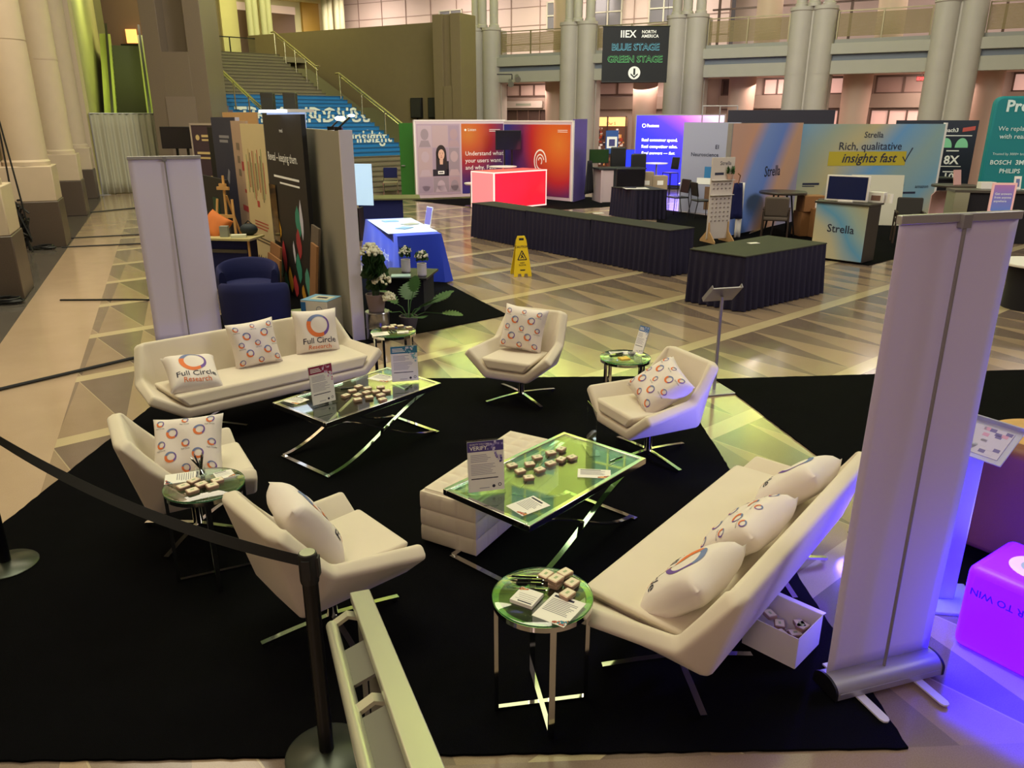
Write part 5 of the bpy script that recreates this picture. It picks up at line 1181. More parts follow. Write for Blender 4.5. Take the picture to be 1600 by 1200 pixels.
# ================================================================= PALE GRADIENT BOOTH
SL = cloudmat('gradient_print_side', [(0, '#d3a795'), (.16, '#dba88f'), (.32, '#7f9fe6'), (.56, '#6f93e6'), (.76, '#dcae90'), (.92, '#d8ac94'), (1, '#a9a4c0')], .26, -.20, .35, .10, 0, .6, (1.5, -2.0))
SR = cloudmat('gradient_print_back', [(0, '#6aa0cc'), (.14, '#9cab9c'), (.3, '#c0b78c'), (.48, '#68a0d4'), (.64, '#8fabac'), (.8, '#78a6c2'), (1, '#bfb284')], .17, -.16, .5, .14, 0, .6, (1.9, -2.2))
DN = mat('ink_navy', '#1d2340', .6)
A1, A2, A3 = (4.62, 17.1), (7.10, 19.85), (10.86, 20.3)
t, w = panel('gradient_wall', 'left angled wall of the pale gradient booth with one dark wordmark', 'display wall', A1, A2, .02, 2.4, .08, SL, None)
g = G(); g.text('Strella', .35, 1.22, .34, -.046, bold=.008); g.build('wordmark', DN, t, recalc=False)
m = M(); m.box((-w / 2, 0, 1.2), (.04, .1, 2.4)); m.build('upright', ALU, t)
t, w = panel('gradient_wall', 'wide back wall of the pale gradient booth with the yellow highlighted slogan', 'display wall', A2, A3, .02, 2.37, .08, SR, None)
m = M(); m.box((w / 2, 0, 1.2), (.05, .1, 2.4)); m.build('upright', WHITE, t)
g = G(); g.rect(-1.12, 1.38, .94, 1.72, -.044); g.build('yellow_highlight', mat('highlight_yellow', '#bfae2a', .6), t, recalc=False)
g = G(); y = -.047; g.text('Strella', 0, 2.05, .2, y, bold=.006); g.text('Rich, qualitative', -.05, 1.76, .265, y, bold=.004); g.text('insights fast', -.05, 1.46, .31, y, bold=.014, shear=.25)
g.poly([(.84, 1.58), (.93, 1.46), (.955, 1.47), (.86, 1.6)], y); g.poly([(.93, 1.46), (1.1, 1.80), (1.07, 1.81), (.92, 1.49)], y)
g.text('Trusted by', -.05, 1.08, .07, y)
for k, (s, x, z, q) in enumerate((('Duolingo', -1.5, .92, .1), ('Bridge', -.55, .9, .1), ('Mindstone', .18, .88, .095), ('Chobani', .85, .86, .095), ('amazon', 1.5, .82, .12), ('Spindrift', .3, .7, .08))): 
    if s in ('Chobani', 'amazon'): g.text(s, x, z, q, y, bold=.006)
    else: g.rect(x - .22, z, x + .22, z + .05, y); g.rect(x - .22, z - .04, x + .1, z - .02, y)
g.rect(.75, .66, .85, .76, y); g.rect(.9, .68, 1.35, .73, y); g.build('lettering', DN, t, recalc=False)
# neuroscience wall
t, w = panel('pale_blue_wall', 'pale blue wall with Neuroscience lettering behind the peg board', 'display wall', (4.75, 22.3), (6.05, 21.4), 0, 2.4, .08, mat('pale_blue_panel', '#9a9fb8', .6), None)
g = G(); g.text('EI', .26, 1.72, .15, -.044, 'RIGHT', .012); g.text('Neuroscience', .26, 1.52, .14, -.044, 'RIGHT', .012); g.build('lettering', DN, t, recalc=False)
g = G(); g.rect(-.1, .95, .45, 1.25, -.044); g.build('blue_print', mat('print_azure', '#2e78b4', .6), t, recalc=False); g = G(); g.rect(-.3, .78, .6, .95, -.046); g.build('white_print', PW, t, recalc=False); g = G(); g.rect(-.05, .1, .6, .72, -.046); g.build('photo_print', mat('print_brown_photo', '#6e543f', .6, noise=.5, nscale=5), t, recalc=False)
# peg board display on wooden feet
(px, py, _), pa, pw = seg((4.05, 16.35), (4.68, 16.6))
t = thing('peg_board_display', 'narrow white peg board with rows of pins on plywood feet', 'display', (px, py, .012), pa)
m = M(); m.box((0, 0, .9), (.56, .03, 1.66)); m.build('board', mat('peg_white', '#c9bfb8', .6), t, bevel=.004)
for s in (-.24, .24):
    m = M(); m.X = Matrix.Translation((s, 0, 0)) @ Matrix.Rotation(pi / 2, 4, 'Z'); m.prism([(-.26, 0), (-.26, .04), (-.06, .22), (-.03, .42), (.03, .42), (.06, .22), (.26, .04), (.26, 0)], -.012, .012, Matrix.Rotation(pi / 2, 4, 'X')); m.build('foot', PLY, t)
m = M(); m.box((0, -.05, 1.28), (.54, .09, .012)); m.box((0, -.05, .98), (.54, .09, .012)); m.build('shelf', mat('shelf_white', '#d5cfca', .5), t)
g = G(); g.text('Strella', .05, 1.58, .11, -.017, bold=.004); g.rect(-.2, 1.38, .02, 1.43, -.017); g.build('lettering', DN, t, recalc=False)
m = M()
for r in range(8):
    for c in range(5): m.box((-.2 + .1 * c, -.03, 1.2 - .09 * r - (.12 if r > 1 else 0)), (.022, .03, .022))
m.build('pins', mat('pin_greybrown', '#8f8487', .5), t)
t = thing('small_potted_plant', 'tiny potted green plant on the peg board shelf', 'plant', (px + .16 * cos(pa) + .02, py + .16 * sin(pa) - .05, 1.30), pa); m = M(); m.lathe([(.05, 0), (.07, .11), (.06, .11)], 14); m.build('pot', mat('pot_pinkish', '#b89486', .6), t)
m = M()
for k in range(40): a = RND.random() * 6.28; m.X = Matrix.Translation((.07 * cos(a), .05 * sin(a), .11 + .12 * RND.random())) @ rotm(rx=RND.uniform(-.9, .9), rz=a); m.poly([(-.025, 0), (0, -.03), (.025, 0), (0, .07)])
m.build('foliage', LEAF, t, recalc=False)
t = thing('tote_bag', 'dark navy and white cloth bag hanging behind the peg board', 'bag', (px + .42, py + .25, .012), pa); m = M(); m.grid(lambda u, v: ((u - .5) * .3 * (1.2 - .5 * v), -.03 * sin(u * 9), .45 + .75 * v), 10, 6); m.build('dark_cloth', NAVY, t, solid=.02); m = M(); m.grid(lambda u, v: (.12 + (u - .5) * .16, .04 - .02 * sin(u * 9), .05 + 1.15 * v), 6, 6); m.build('pale_cloth', PAPER, t, solid=.01); m = M(); m.tube([(0, 0, 1.18), (.02, -.02, 1.35), (-.12, -.12, 1.4)], .012, 6); m.build('strap', CARDB, t)
# counter with monitor
(cx, cy, _), ca, cw = seg((5.62, 14.48), (6.27, 13.78))
nx, ny = -sin(ca), cos(ca)
t = thing('gradient_counter', 'podium counter with pale blue gradient front and dark wordmark', 'counter', (cx + nx * .28, cy + ny * .28, .012), ca)
SC = cloudmat('gradient_print_counter', [(0, '#c9bd98'), (.3, '#b9b7a2'), (.5, '#5f9fd0'), (.7, '#9db4b4'), (1, '#b8b190')], .5, .5, .9, .25, 0, .5, (.5, -.1))
m = M(); m.box((0, 0, .52), (cw, .52, 1.0)); m.build('body', mat('counter_dark', '#2a2522', .5), t); m = M(); m.box((0, 0, 1.035), (cw + .06, .6, .035)); m.build('top', mat('counter_top_dark', '#34302c', .35), t, bevel=.006)
m = M(); m.box((0, -.266, .53), (cw, .012, .99)); m.build('front_print', SC, t); g = G(); g.text('Strella', .03, .52, .2, -.274, bold=.012); g.build('wordmark', DN, t, recalc=False)
t = thing('monitor', 'white framed monitor with a dark blue screen on the gradient counter', 'monitor', (cx + nx * .26 - .05, cy + ny * .26 + .02, 1.065), ca + .22)
m = M(); m.box((0, 0, .235), (.74, .04, .46)); m.build('frame', WHITE, t, bevel=.012); m = M(); m.box((0, -.021, .24), (.67, .004, .40)); m.build('screen', mat('screen_navy', '#141d45', .15, es=.12), t); m = M(); m.box((0, .03, .01), (.25, .18, .02)); m.build('foot', WHITE, t)
t = thing('white_box', 'small white printed box beside the monitor on the gradient counter', 'box', (cx + nx * .3 + .45, cy + ny * .3 - .1, 1.065), ca + .1); m = M(); m.box((0, 0, .09), (.26, .2, .18)); m.build('body', WHITE, t, bevel=.004); m = M(); m.box((0, -.101, .08), (.16, .004, .09)); m.build('print', mat('box_print', '#7d5b50', .6), t)
tag(put((lambda m: (m.lathe([(.05, 0), (.05, .16), (.047, .16), (.046, .004)], 14), m.build('paper_cup', PAPER))[1])(M()), (cx + nx * .25 + .64, cy + ny * .25 - .22, 1.065)), 'plain white cup at the right end of the gradient counter', 'cup')
# bar table, cartons, chairs
t = thing('bar_table', 'dark round bar table in front of the angled gradient wall', 'table', (6.05, 17.6, .012)); BT = mat('dark_wood_top', '#3b332c', .35)
m = M(); m.lathe([(.5, .90), (.51, .91), (.51, .94), (.5, .95)], 36); m.build('tabletop', BT, t)
for k in range(4): a = pi / 4 + k * pi / 2; m = M(); m.tube([(.36 * cos(a), .36 * sin(a), 0), (.2 * cos(a), .2 * sin(a), .9)], .02, 8); m.build('leg', BLACKM, t)
def lowchair(label, x, y, rz, mt=None):
    t = thing('lounge_side_chair', label, 'chair', (x, y, .012), rz); m = M(); m.box((0, 0, .44), (.52, .5, .09)); m.build('seat', mt or mat('chair_grey_brown', '#5b5048', .7), t, bevel=.03); m = M(); m.box((0, .24, .7), (.5, .07, .42), rx=radians(-10)); m.build('backrest', mt or mat('chair_grey_brown', '#5b5048', .7), t, bevel=.03)
    for sx in (-.26, .26):
        for yy in (-.22, .24): m = M(); m.tube([(sx * 1.03, yy, 0), (sx, yy, .62 if yy < 0 else .6)], .018, 8); m.build('leg', mat('chair_dark_wood', '#3a2c22', .5), t)
        m = M(); m.box((sx, 0, .63), (.04, .5, .03)); m.build('armrest', mat('chair_dark_wood', '#3a2c22', .5), t)
lowchair('grey brown chair under the dark bar table', 5.75, 17.0, radians(160)); lowchair('grey brown chair beside the cartons, left of the gradient counter', 6.75, 16.3, radians(30)); lowchair('dark armchair right of the gradient counter, partly behind the roll-up banner', 8.35, 16.4, radians(-20), mat('chair_charcoal', '#2b2824', .8))
for k, (x, y, z, sx, sy_, sz, a, lb) in enumerate(((6.65, 17.45, .55, .5, .4, .34, .1, 'upper cardboard carton with a white label on the stack by the bar table'), (6.95, 17.1, .012, .62, .5, .62, .25, 'large cardboard carton on the floor left of the counter'), (7.35, 17.0, .012, .45, .4, .55, -.2, 'brown carton half hidden behind the gradient counter'), (6.62, 17.5, .012, .48, .42, .53, .1, 'lower cardboard carton of the stack by the bar table'))):
    t = thing('cardboard_carton', lb, 'box', (x, y, z), a); m = M(); m.box((0, 0, sz / 2), (sx, sy_, sz)); m.build('body', CARDB, t, bevel=.008); m = M(); m.box((0, 0, sz + .001), (sx, .05, .003)); m.build('tape', mat('tape_tan', '#a9875c', .4), t)
    if k == 0: m = M(); m.box((.1, -sy_ / 2 - .002, sz * .5), (.2, .004, .16)); m.build('label', PAPER, t)
m = M(); m.X = Matrix.Translation((8.9, 19.2, .014)) @ rotm(rz=radians(-12), rx=radians(-10)); m.box((0, 0, .6), (1.2, .03, 1.2)); tag(m.build('white_board', mat('white_board_face', '#c9c6b2', .5)), 'plain white board leaning behind the counter of the gradient booth', 'board')
t = thing('bar_table', 'round dark bar table with a pink leaflet, left of the teal wall', 'table', (10.3, 18.4, .012)); m = M(); m.lathe([(.48, .98), (.49, .99), (.49, 1.02), (.48, 1.03)], 32); m.build('tabletop', BT, t); m = M(); m.lathe([(.3, 0), (.3, .02), (.04, .04), (.04, .98)], 20); m.build('pedestal', BLACKM, t)
t = thing('leaflet_holder', 'pink and white leaflet holder on the dark bar table', 'sign', (10.3, 18.3, 1.045), .3); m = M(); m.X = rotm(rx=radians(-12)); m.box((0, 0, .17), (.2, .03, .34)); m.build('leaflet', mat('pink_leaflet', '#d3a5a0', .6), t)
t = thing('pink_sign', 'tall pale pink cut-out sign below the dark bar table', 'sign', (10.35, 18.9, .012), .1); m = M(); m.prism([(-.3, 0), (.3, 0), (.3, .75), (.2, .85), (-.2, .85), (-.3, .75)], -.015, .015, Matrix.Rotation(pi / 2, 4, 'X')); m.build('panel', mat('pink_leaflet', '#d3a5a0', .6), t)
# dark navy statistics wall
t, w = panel('statistics_wall', 'dark navy wall with 8X statistics between the gradient wall and the teal wall', 'display wall', (10.9, 23.0), (13.0, 22.6), 0, 2.45, .08, mat('navy_wall', '#1c2436', .5), None)
g = G(); y = -.045; g.text('Reach3', .36, 2.14, .15, y, bold=.016); g.rect(.1, 2.03, .95, 2.055, y); g.text('8X', .52, 1.28, .32, y, bold=.025)
g.rect(.35, 1.62, .68, 1.65, y); g.rect(.22, 1.2, .8, 1.22, y); g.rect(.35, 1.05, .65, 1.08, y); g.text('10', .52, .82, .3, y, bold=.02); g.build('lettering', PW, t, recalc=False)
g = G()
for x in (.3, .72): g.poly([(x + .17 * cos(q * pi / 12), 1.72 + .26 * sin(q * pi / 12)) for q in range(13)], y)
g.build('gauge_print', mat('gauge_green', '#7fc89a', .6, es=.1), t, recalc=False)
g = G(); g.poly([(.68, 2.14), (1.0, 2.19), (1.0, 2.30), (.68, 2.25)], y - .002); g.build('red_tag_print', mat('tag_red', '#c4564e', .6), t, recalc=False)
# teal tension-fabric wall
(tx, ty, _), ta, tw = seg((11.55, 19.6), (15.0, 18.9))
t = thing('teal_fabric_wall', 'tall teal fabric wall with rounded corner at the right frame edge', 'display wall', (tx, ty, .001), ta)
m = M(); r = .18; out = [(-tw / 2, 0), (tw / 2, 0), (tw / 2, 3.0)] + [(-tw / 2 + r - r * sin(q), 3.0 - r + r * cos(q)) for q in (0, .4, .8, 1.2, 1.57)]
m.prism(out, -.12, .12, Matrix.Rotation(pi / 2, 4, 'X')); m.build('fabric_cover', mat('teal_fabric', '#0e7f86', .7), t, bevel=.05)
g = G(); y = -.135; x0 = -tw / 2; g.text('Prelaunch', x0 + .24, 2.66, .36, y, 'LEFT', .03); g.text('We replace', x0 + .16, 2.22, .15, y, 'LEFT'); g.text('with real behavior', x0 + .22, 2.04, .155, y, 'LEFT', .006)
g.text('Trusted by 3000+ brands', x0 + .14, 1.66, .08, y, 'LEFT'); g.text('BOSCH', x0 + .12, 1.44, .145, y, 'LEFT', .02); g.text('3M', x0 + .68, 1.44, .15, y, 'LEFT', .03); g.text('PHILIPS', x0 + .36, 1.24, .145, y, 'LEFT', .02); g.build('lettering', mat('print_pale_teal', '#cfe6e2', .6, es=.05), t, recalc=False)
# counters before the teal wall
t = thing('long_counter', 'black counter with grey end panel in front of the teal wall', 'counter', (10.7, 16.5, .001), radians(-12)); m = M(); m.box((0, 0, 1.06), (2.8, .6, .05)); m.build('top', mat('counter_top_grey', '#4a463f', .35), t); m = M(); m.box((.1, 0, .52), (2.6, .5, 1.03)); m.build('body', DRAPEBLK, t); m = M(); m.box((-1.25, -.03, .52), (.28, .56, 1.03)); m.build('end_panel', mat('end_panel_greygreen', '#8c8a72', .6), t)
t = thing('framed_poster', 'pink to violet poster in a pale frame leaning on the black counter', 'poster', (9.72, 15.6, .65), radians(-5)); PPm = cloudmat('pink_violet_print', [(0, '#5a74b8'), (.45, '#7a6cb0'), (1, '#c0698e')], .0, 1.4, 1, .1, .25, .5, (0, -.1))
m = M(); m.box((0, 0, .32), (.46, .03, .66)); m.build('frame', mat('poster_frame_pink', '#e7b3ae', .5, es=.2), t); g = G(); g.poly([(-.19, .12), (0, .02), (.19, .12), (.19, .61), (-.19, .61)], -.017); g.build('print', PPm, t, recalc=False)
g = G()
for k, s in enumerate(('Get answers', 'from anyone', 'anywhere')): g.text(s, -.16, .42 - .07 * k, .062, -.02, 'LEFT', .01)
g.build('lettering', PW, t, recalc=False); m = M(); m.box((0, .1, -.3), (.05, .05, .62)); m.box((0, .06, -.62), (.4, .3, .03)); m.build('stand', BLACKM, t)
t = thing('dark_counter', 'black draped counter in front of the navy statistics wall', 'counter', (10.75, 20.9, .001), radians(-6)); m = M(); m.box((0, 0, .5), (1.5, .6, 1.0)); m.build('body', DRAPEBLK, t); m = M(); m.box((0, 0, 1.02), (1.6, .66, .04)); m.build('top', BLACKP, t)
t = thing('flat_carton', 'pale flat carton lying on the black draped counter', 'box', (10.75, 20.8, 1.045), .0); m = M(); m.box((0, 0, .1), (.7, .3, .2)); m.build('body', PAPER, t); m = M(); m.box((0, -.152, .06), (.6, .004, .05)); m.build('dark_slot', BLACKP, t)
t = thing('white_box', 'small pale box at the left end of the black counter', 'box', (10.05, 16.75, 1.09), -.1); m = M(); m.box((0, 0, .07), (.3, .2, .14)); m.build('body', PAPER, t, bevel=.005); m = M(); m.box((0, 0, .142), (.24, .14, .004)); m.build('lid', mat('lid_grey', '#b9b4a6', .6), t)
t = thing('leaflet_holder', 'small white leaflet holder standing on the black counter', 'sign', (10.55, 16.5, 1.09), -.1); m = M(); m.X = rotm(rx=radians(-10)); m.box((0, 0, .14), (.14, .015, .27)); m.build('sheet', PAPER, t); m = M(); m.X = rotm(rx=radians(-10)); m.box((0, -.009, .14), (.07, .004, .16)); m.build('print', SLATE, t); m = M(); m.box((0, .02, .004), (.15, .1, .008)); m.build('foot', CLEAR, t)
tag(put((lambda m: ([m.box((.1 * k, .02 * k, .01 + .008 * k), (.2, .14, .012), rz=.2 * k) for k in range(4)], m.build('leaflet_pile', PAPER))[1])(M()), (10.75, 16.45, 1.09)), 'loose pile of white leaflets on the black counter', 'leaflets')
# wire-frame truss and dark boards peeking over the gradient walls
t, w = panel('dark_partition', 'dark banner back peeking over the pale gradient wall', 'panel', (6.9, 26.0), (10.0, 25.2), .0, 2.75, .06, mat('dark_back', '#1e1c2c', .6)); 
m = M()
for x in (0, .55, 1.1): m.tube([(x, 0, 0), (x, 0, 2.9)], .02, 6)
for z in (2.0, 2.88): m.tube([(0, 0, z), (1.1, 0, z)], .02, 6)
tag(put(m.build('display_frame', ALU), (6.2, 26.5, .001), -.1), 'thin metal display frame peeking over the pale blue wall', 'frame')

# ================================================================= LEFT BOOTHS
# grey hard wall seen edge-on
t, w = panel('grey_hard_wall', 'tall grey hard-wall panel with a white edge post behind the left sofa', 'panel', (-3.25, 12.1), (-1.83, 8.84), 0, 2.37, .10, mat('grey_panel', '#8d897d', .7)); m = M(); m.box((w / 2 + .03, 0, 1.19), (.06, .14, 2.38)); m.build('edge_post', mat('white_post', '#cfcbe0', .5), t)
# black banner with colourful leaf shapes
t, w = panel('black_print_wall', 'black printed wall with colourful leaf shapes and white headline', 'display wall', (-3.62, 11.9), (-2.63, 10.22), .02, 2.55, .06, mat('print_black', '#141318', .55))
g = G(); y = -.034; g.text('Reveal – keeping them.', -w / 2 + .1, 1.93, .165, y, 'LEFT', .004); g.text('reveal', -.02, 2.32, .075, y, bold=.006); g.rect(-w / 2 + .35, 1.70, w / 2 - .3, 1.73, y); g.rect(-w / 2 + .65, 1.62, w / 2 - .3, 1.645, y); g.build('lettering', PW, t, recalc=False)
g = G(); cols = ('#2f8f7c', '#d9a02c', '#c23a44', '#cfd0e8', '#57a595', '#a9343e')
for k, (x, z, ww, h, c) in enumerate(((.45, 1.15, .14, .42, 0), (.62, 1.2, .08, .5, 3), (-.62, .95, .12, .3, 1), (.4, .85, .13, .4, 5), (-.45, .55, .12, .45, 2), (.12, .7, .06, .3, 3), (.3, .5, .14, .4, 0), (-.7, .4, .12, .4, 4), (-.2, .25, .12, .35, 1), (.7, .35, .14, .4, 4), (.05, .2, .14, .3, 2), (-.45, .18, .12, .3, 0), (.45, .15, .1, .26, 1))):
    g.mi = c; g.poly([(x - ww, z), (x - ww * .4, z - h * .4), (x, z - h * .55), (x + ww * .8, z - h * .3), (x + ww, z), (x + ww * .4, z + h * .4), (x, z + h * .55), (x - ww * .8, z + h * .3)], y - .0005 * k)
g.build('leaf_print', [mat('leaf_print%d' % k, c, .6) for k, c in enumerate(cols)], t, recalc=False)
g = G(); g.rect(-w / 2 + .02, .75, -w / 2 + .4, 1.58, y - .01); g.build('mirror_panel', mat('dark_mirror', '#6a6658', .12, .9), t, recalc=False)
# cream roll with coloured strokes, pink board, navy and black boards
t, w = panel('cream_banner', 'cream banner with striped drawing and red lines beside the black printed wall', 'banner', (-4.42, 13.2), (-3.68, 12.02), .02, 2.42, .03, mat('cream_print', '#cdbf97', .7))
g = G(); y = -.018
for k in range(14): g.mi = k % 4; x = -.5 + k * .075; g.poly([(x, 1.35 + .1 * sin(k)), (x + .035, 1.35 + .1 * sin(k)), (x + .035, 1.95 - .12 * sin(k * 2)), (x, 1.95 - .12 * sin(k * 2))], y)
g.mi = 1; g.rect(-.08, 1.15, .06, 1.25, y); lines(g, -.35, .92, .8, 3, .05, .02, y, .2); g.mi = 3; lines(g, -.55, .66, 1.1, 2, .05, .02, y, .1)
g.mi = 3
for k in range(9): x = -.6 + k * .13; g.poly([(x, .25 + .03 * sin(k * 2)), (x + .06, .28), (x + .05, .36 + .03 * sin(k * 3)), (x - .01, .33)], y)
g.build('line_print', [mat('stroke_green', '#8ba36f', .7), mat('stroke_red', '#b0453c', .7), mat('stroke_tan', '#b09a62', .7), mat('stroke_black', '#3a3428', .7)], t, recalc=False)
t, w = panel('pink_beige_board', 'pinkish board with red print left of the cream banner', 'board', (-4.98, 14.4), (-4.32, 13.2), .02, 2.46, .04, mat('pink_board', '#b39a88', .6)); g = G(); y = -.023
g.mi = 0; lines(g, -.35, 2.1, .3, 3, .22, .12, y); g.mi = 1; g.rect(.0, 1.65, .4, 1.8, y); g.rect(.05, 1.28, .45, 1.34, y); g.rect(-.3, .95, .2, 1.05, y); g.build('print', [mat('board_greyprint', '#7d6f60', .7), mat('board_red', '#a5343c', .7)], t, recalc=False)
t, w = panel('navy_board', 'navy board with pale edge left of the pink board', 'board', (-5.8, 15.7), (-4.95, 14.6), .02, 2.52, .05, mat('navy_board', '#2a2f4a', .6)); m = M(); m.box((w / 2 + .02, 0, 1.27), (.04, .07, 2.5)); m.build('pale_edge', mat('pale_edge', '#b9b4c2', .5), t); g = G(); lines(g, -.3, 2.2, .6, 2, .08, .05, -.028); g.poly([(-.1, 1.4), (0, 1.3), (.1, 1.55), (.02, 1.6)], -.028); g.build('print', mat('print_dim', '#8d8f9c', .6), t, recalc=False)
t, w = panel('black_poster', 'black upright poster between the purple poster and the navy board', 'poster', (-6.35, 16.9), (-5.75, 16.4), .02, 2.33, .04, mat('poster_black', '#15161a', .5)); g = G(); y = -.024; g.rect(-.05, 2.0, .18, 2.1, y); g.rect(-.15, 1.72, .22, 1.78, y); g.rect(-.1, 1.6, .2, 1.65, y); g.disc(-.14, 2.05, .04, y); g.build('print', mat('print_dim', '#8d8f9c', .6), t, recalc=False)
t, w = panel('purple_poster', 'purple brown roll-up poster behind the black television', 'poster', (-7.1, 17.9), (-6.48, 17.6), .02, 2.38, .03, mat('poster_plum', '#40303c', .5), mat('poster_edge', '#a89c90', .5)); g = G(); y = -.02; g.rect(-.04, 2.11, .22, 2.16, y); g.rect(-.04, 2.03, .16, 2.07, y); g.disc(-.16, 2.1, .06, y); g.rect(-.22, 1.75, .24, 1.8, y); g.rect(-.14, 1.65, .2, 1.69, y); g.rect(.1, 1.25, .25, 1.29, y); g.rect(.1, 1.1, .25, 1.13, y); g.build('print', mat('print_gold', '#c9b47e', .6), t, recalc=False)
tv('black television on a stand in front of the dark granite pier', -7.45, 18.1, radians(3), .84, .47, 2.08)
# dark partition behind easel
t, w = panel('dark_partition', 'dark booth partition behind the wooden easel', 'panel', (-6.3, 15.6), (-4.9, 13.6), .02, 1.5, .05, mat('dark_partition', '#1a1a1c', .6)); m = M(); m.box((.5, -.03, .6), (.35, .02, 1.1)); m.build('green_print', mat('deep_green', '#1f4a33', .5), t)
# easel
t = thing('wooden_easel', 'pale wooden easel standing in the left booth', 'easel', (-4.68, 12.75, .012), radians(-18))
m = M(); m.bar([(0, 0, .0 + .25), (0, .05, 1.62)], .035, .02, up=(0, 1, 0)); m.build('mast', WOOD, t); m = M(); m.box((0, .02, 1.42), (.22, .04, .05)); m.box((0, .02, 1.47), (.12, .04, .05)); m.build('clamp', WOOD, t)
for s in (-1, 1): m = M(); m.bar([(s * .26, -.12, 0), (s * .14, .03, 1.25)], .035, .02, up=(0, 1, 0)); m.build('leg', WOOD, t)
m = M(); m.box((0, .0, .98), (.34, .03, .05)); m.box((0, -.06, .5), (.5, .06, .04)); m.build('crossbar', WOOD, t); m = M(); m.bar([(0, .08, 1.3), (0, .6, 0)], .03, .02, up=(0, 1, 0)); m.build('rear_leg', WOOD, t)
t = thing('scatter_pillow', 'orange pillow in the left booth beside the wooden easel', 'pillow', (-4.58, 12.0, .93), 0); pillow_mesh().build('cover', mat('orange_cloth', '#c06a2c', .8), t, ang=75); t.rotation_euler = (radians(-35), radians(25), radians(-20))
# counter with things
t = thing('booth_table', 'pale topped table with a dark front in the left booth', 'table', (-4.42, 11.85, .012), radians(-8)); m = M(); m.box((0, 0, .77), (1.1, .5, .03)); m.build('tabletop', mat('pale_table_top', '#b3a878', .5), t); m = M(); m.box((-.05, .05, .38), (.95, .35, .74)); m.build('dark_front', NAVY, t); m = M(); m.box((-.05, -.13, .58), (.95, .02, .05)); m.build('grey_rail', mat('rail_grey', '#5d5a55', .5), t)
for s in (-.5, .5): m = M(); m.tube([(s, -.2, 0), (s, -.2, .76)], .018, 8); m.build('leg', WOOD, t)
for k, (dx, dy, sx, sy_, sz, c, lb) in enumerate(((-.35, -.1, .2, .14, .03, '#d9d0a8', 'pale papers on the left booth table'), (.05, -.06, .12, .1, .16, '#8d9088', 'small grey box standing on the left booth table'), (.28, -.12, .22, .12, .04, '#cfd2c0', 'white object at the right end of the left booth table'))):
    m = M(); m.box((0, 0, sz / 2), (sx, sy_, sz), rz=.2 * k); tag(put(m.build(('paper_stack', 'small_box', 'paper_bundle')[k], mat('tabitem%d' % k, c, .6)), (-4.42 + dx, 11.85 + dy, .798), radians(-8)), lb, ('papers', 'box', 'papers')[k])
t = thing('dark_bag', 'dark bag on the left booth table beside the grey box', 'bag', (-4.05, 11.95, .798)); m = M(); m.ball((0, 0, .09), .14, 14, (1, .7, .65)); m.build('body', mat('bag_teal_black', '#18242c', .7), t); m = M(); m.tube([(-.1, 0, .13), (0, 0, .22), (.1, 0, .13)], .01, 6); m.build('handle', BLACKP, t)
# navy tub chairs
def tub(label, x, y, rz, z=.012):
    t = thing('tub_armchair', label, 'armchair', (x, y, z), rz); m = M(); n = 30; rings = []
    prof = [(.30, .16), (.38, .14), (.40, .3), (.405, .6), (.39, .69), (.36, .71), (.33, .69), (.31, .5), (.29, .35)]
    for k in range(n + 1):
        a = radians(-25 + 230 * k / n); dz = -.10 * (abs(k / n - .5) * 2) ** 2
        rings.append([(r * cos(a), r * sin(a), zz + (dz if zz > .5 else 0)) for r, zz in prof])
    m.rings(rings); m.build('curved_back', NAVY, t, ang=60); m = M(); m.lathe([(.30, .14), (.34, .2), (.34, .38), (.31, .43), (.0, .44)], 30); m.build('seat', NAVY, t)
    for k in range(4): a = pi / 4 + k * pi / 2; m = M(); m.tube([(.27 * cos(a), .27 * sin(a), 0), (.25 * cos(a), .25 * sin(a), .16)], .016, 8); m.build('leg', WOOD, t)
    return t
tub('navy tub armchair nearest, right of the left white roll-up banner', -3.06, 8.98, radians(-175)); tub('navy tub armchair behind the nearest one, half hidden by it', -3.5, 10.1, radians(20))
t = thing('wooden_side_frame', 'pale wooden rack of rods beside the cardboard in the left booth', 'rack', (-3.75, 11.25, .012), .2)
for k in range(6): m = M(); m.tube([(-.2 + .07 * k, 0, 0), (-.17 + .07 * k, .03 * k, .5 - .03 * k)], .016, 7); m.build('rod', WOOD, t)
m = M(); m.box((0, .05, .2), (.45, .03, .03)); m.build('crossbar', WOOD, t)
t = thing('cardboard_sheets', 'brown cardboard sheets leaning below the cream banner', 'cardboard', (-3.55, 11.35, .012), radians(-62)); m = M(); m.box((0, 0, .28), (.85, .03, .56), rx=radians(-8)); m.build('front_sheet', CARDB, t); m = M(); m.box((-.15, .06, .36), (.7, .03, .7), rx=radians(-8)); m.build('rear_sheet', CARDB, t)
m = M(); m.box((0, 0, .006), (.5, .8, .012)); tag(put(m.build('green_mat', mat('pale_green_mat', '#8b9468', .7)), (-2.78, 9.95, .014), radians(25)), 'pale green board lying on the floor beside the nearest navy armchair', 'board')
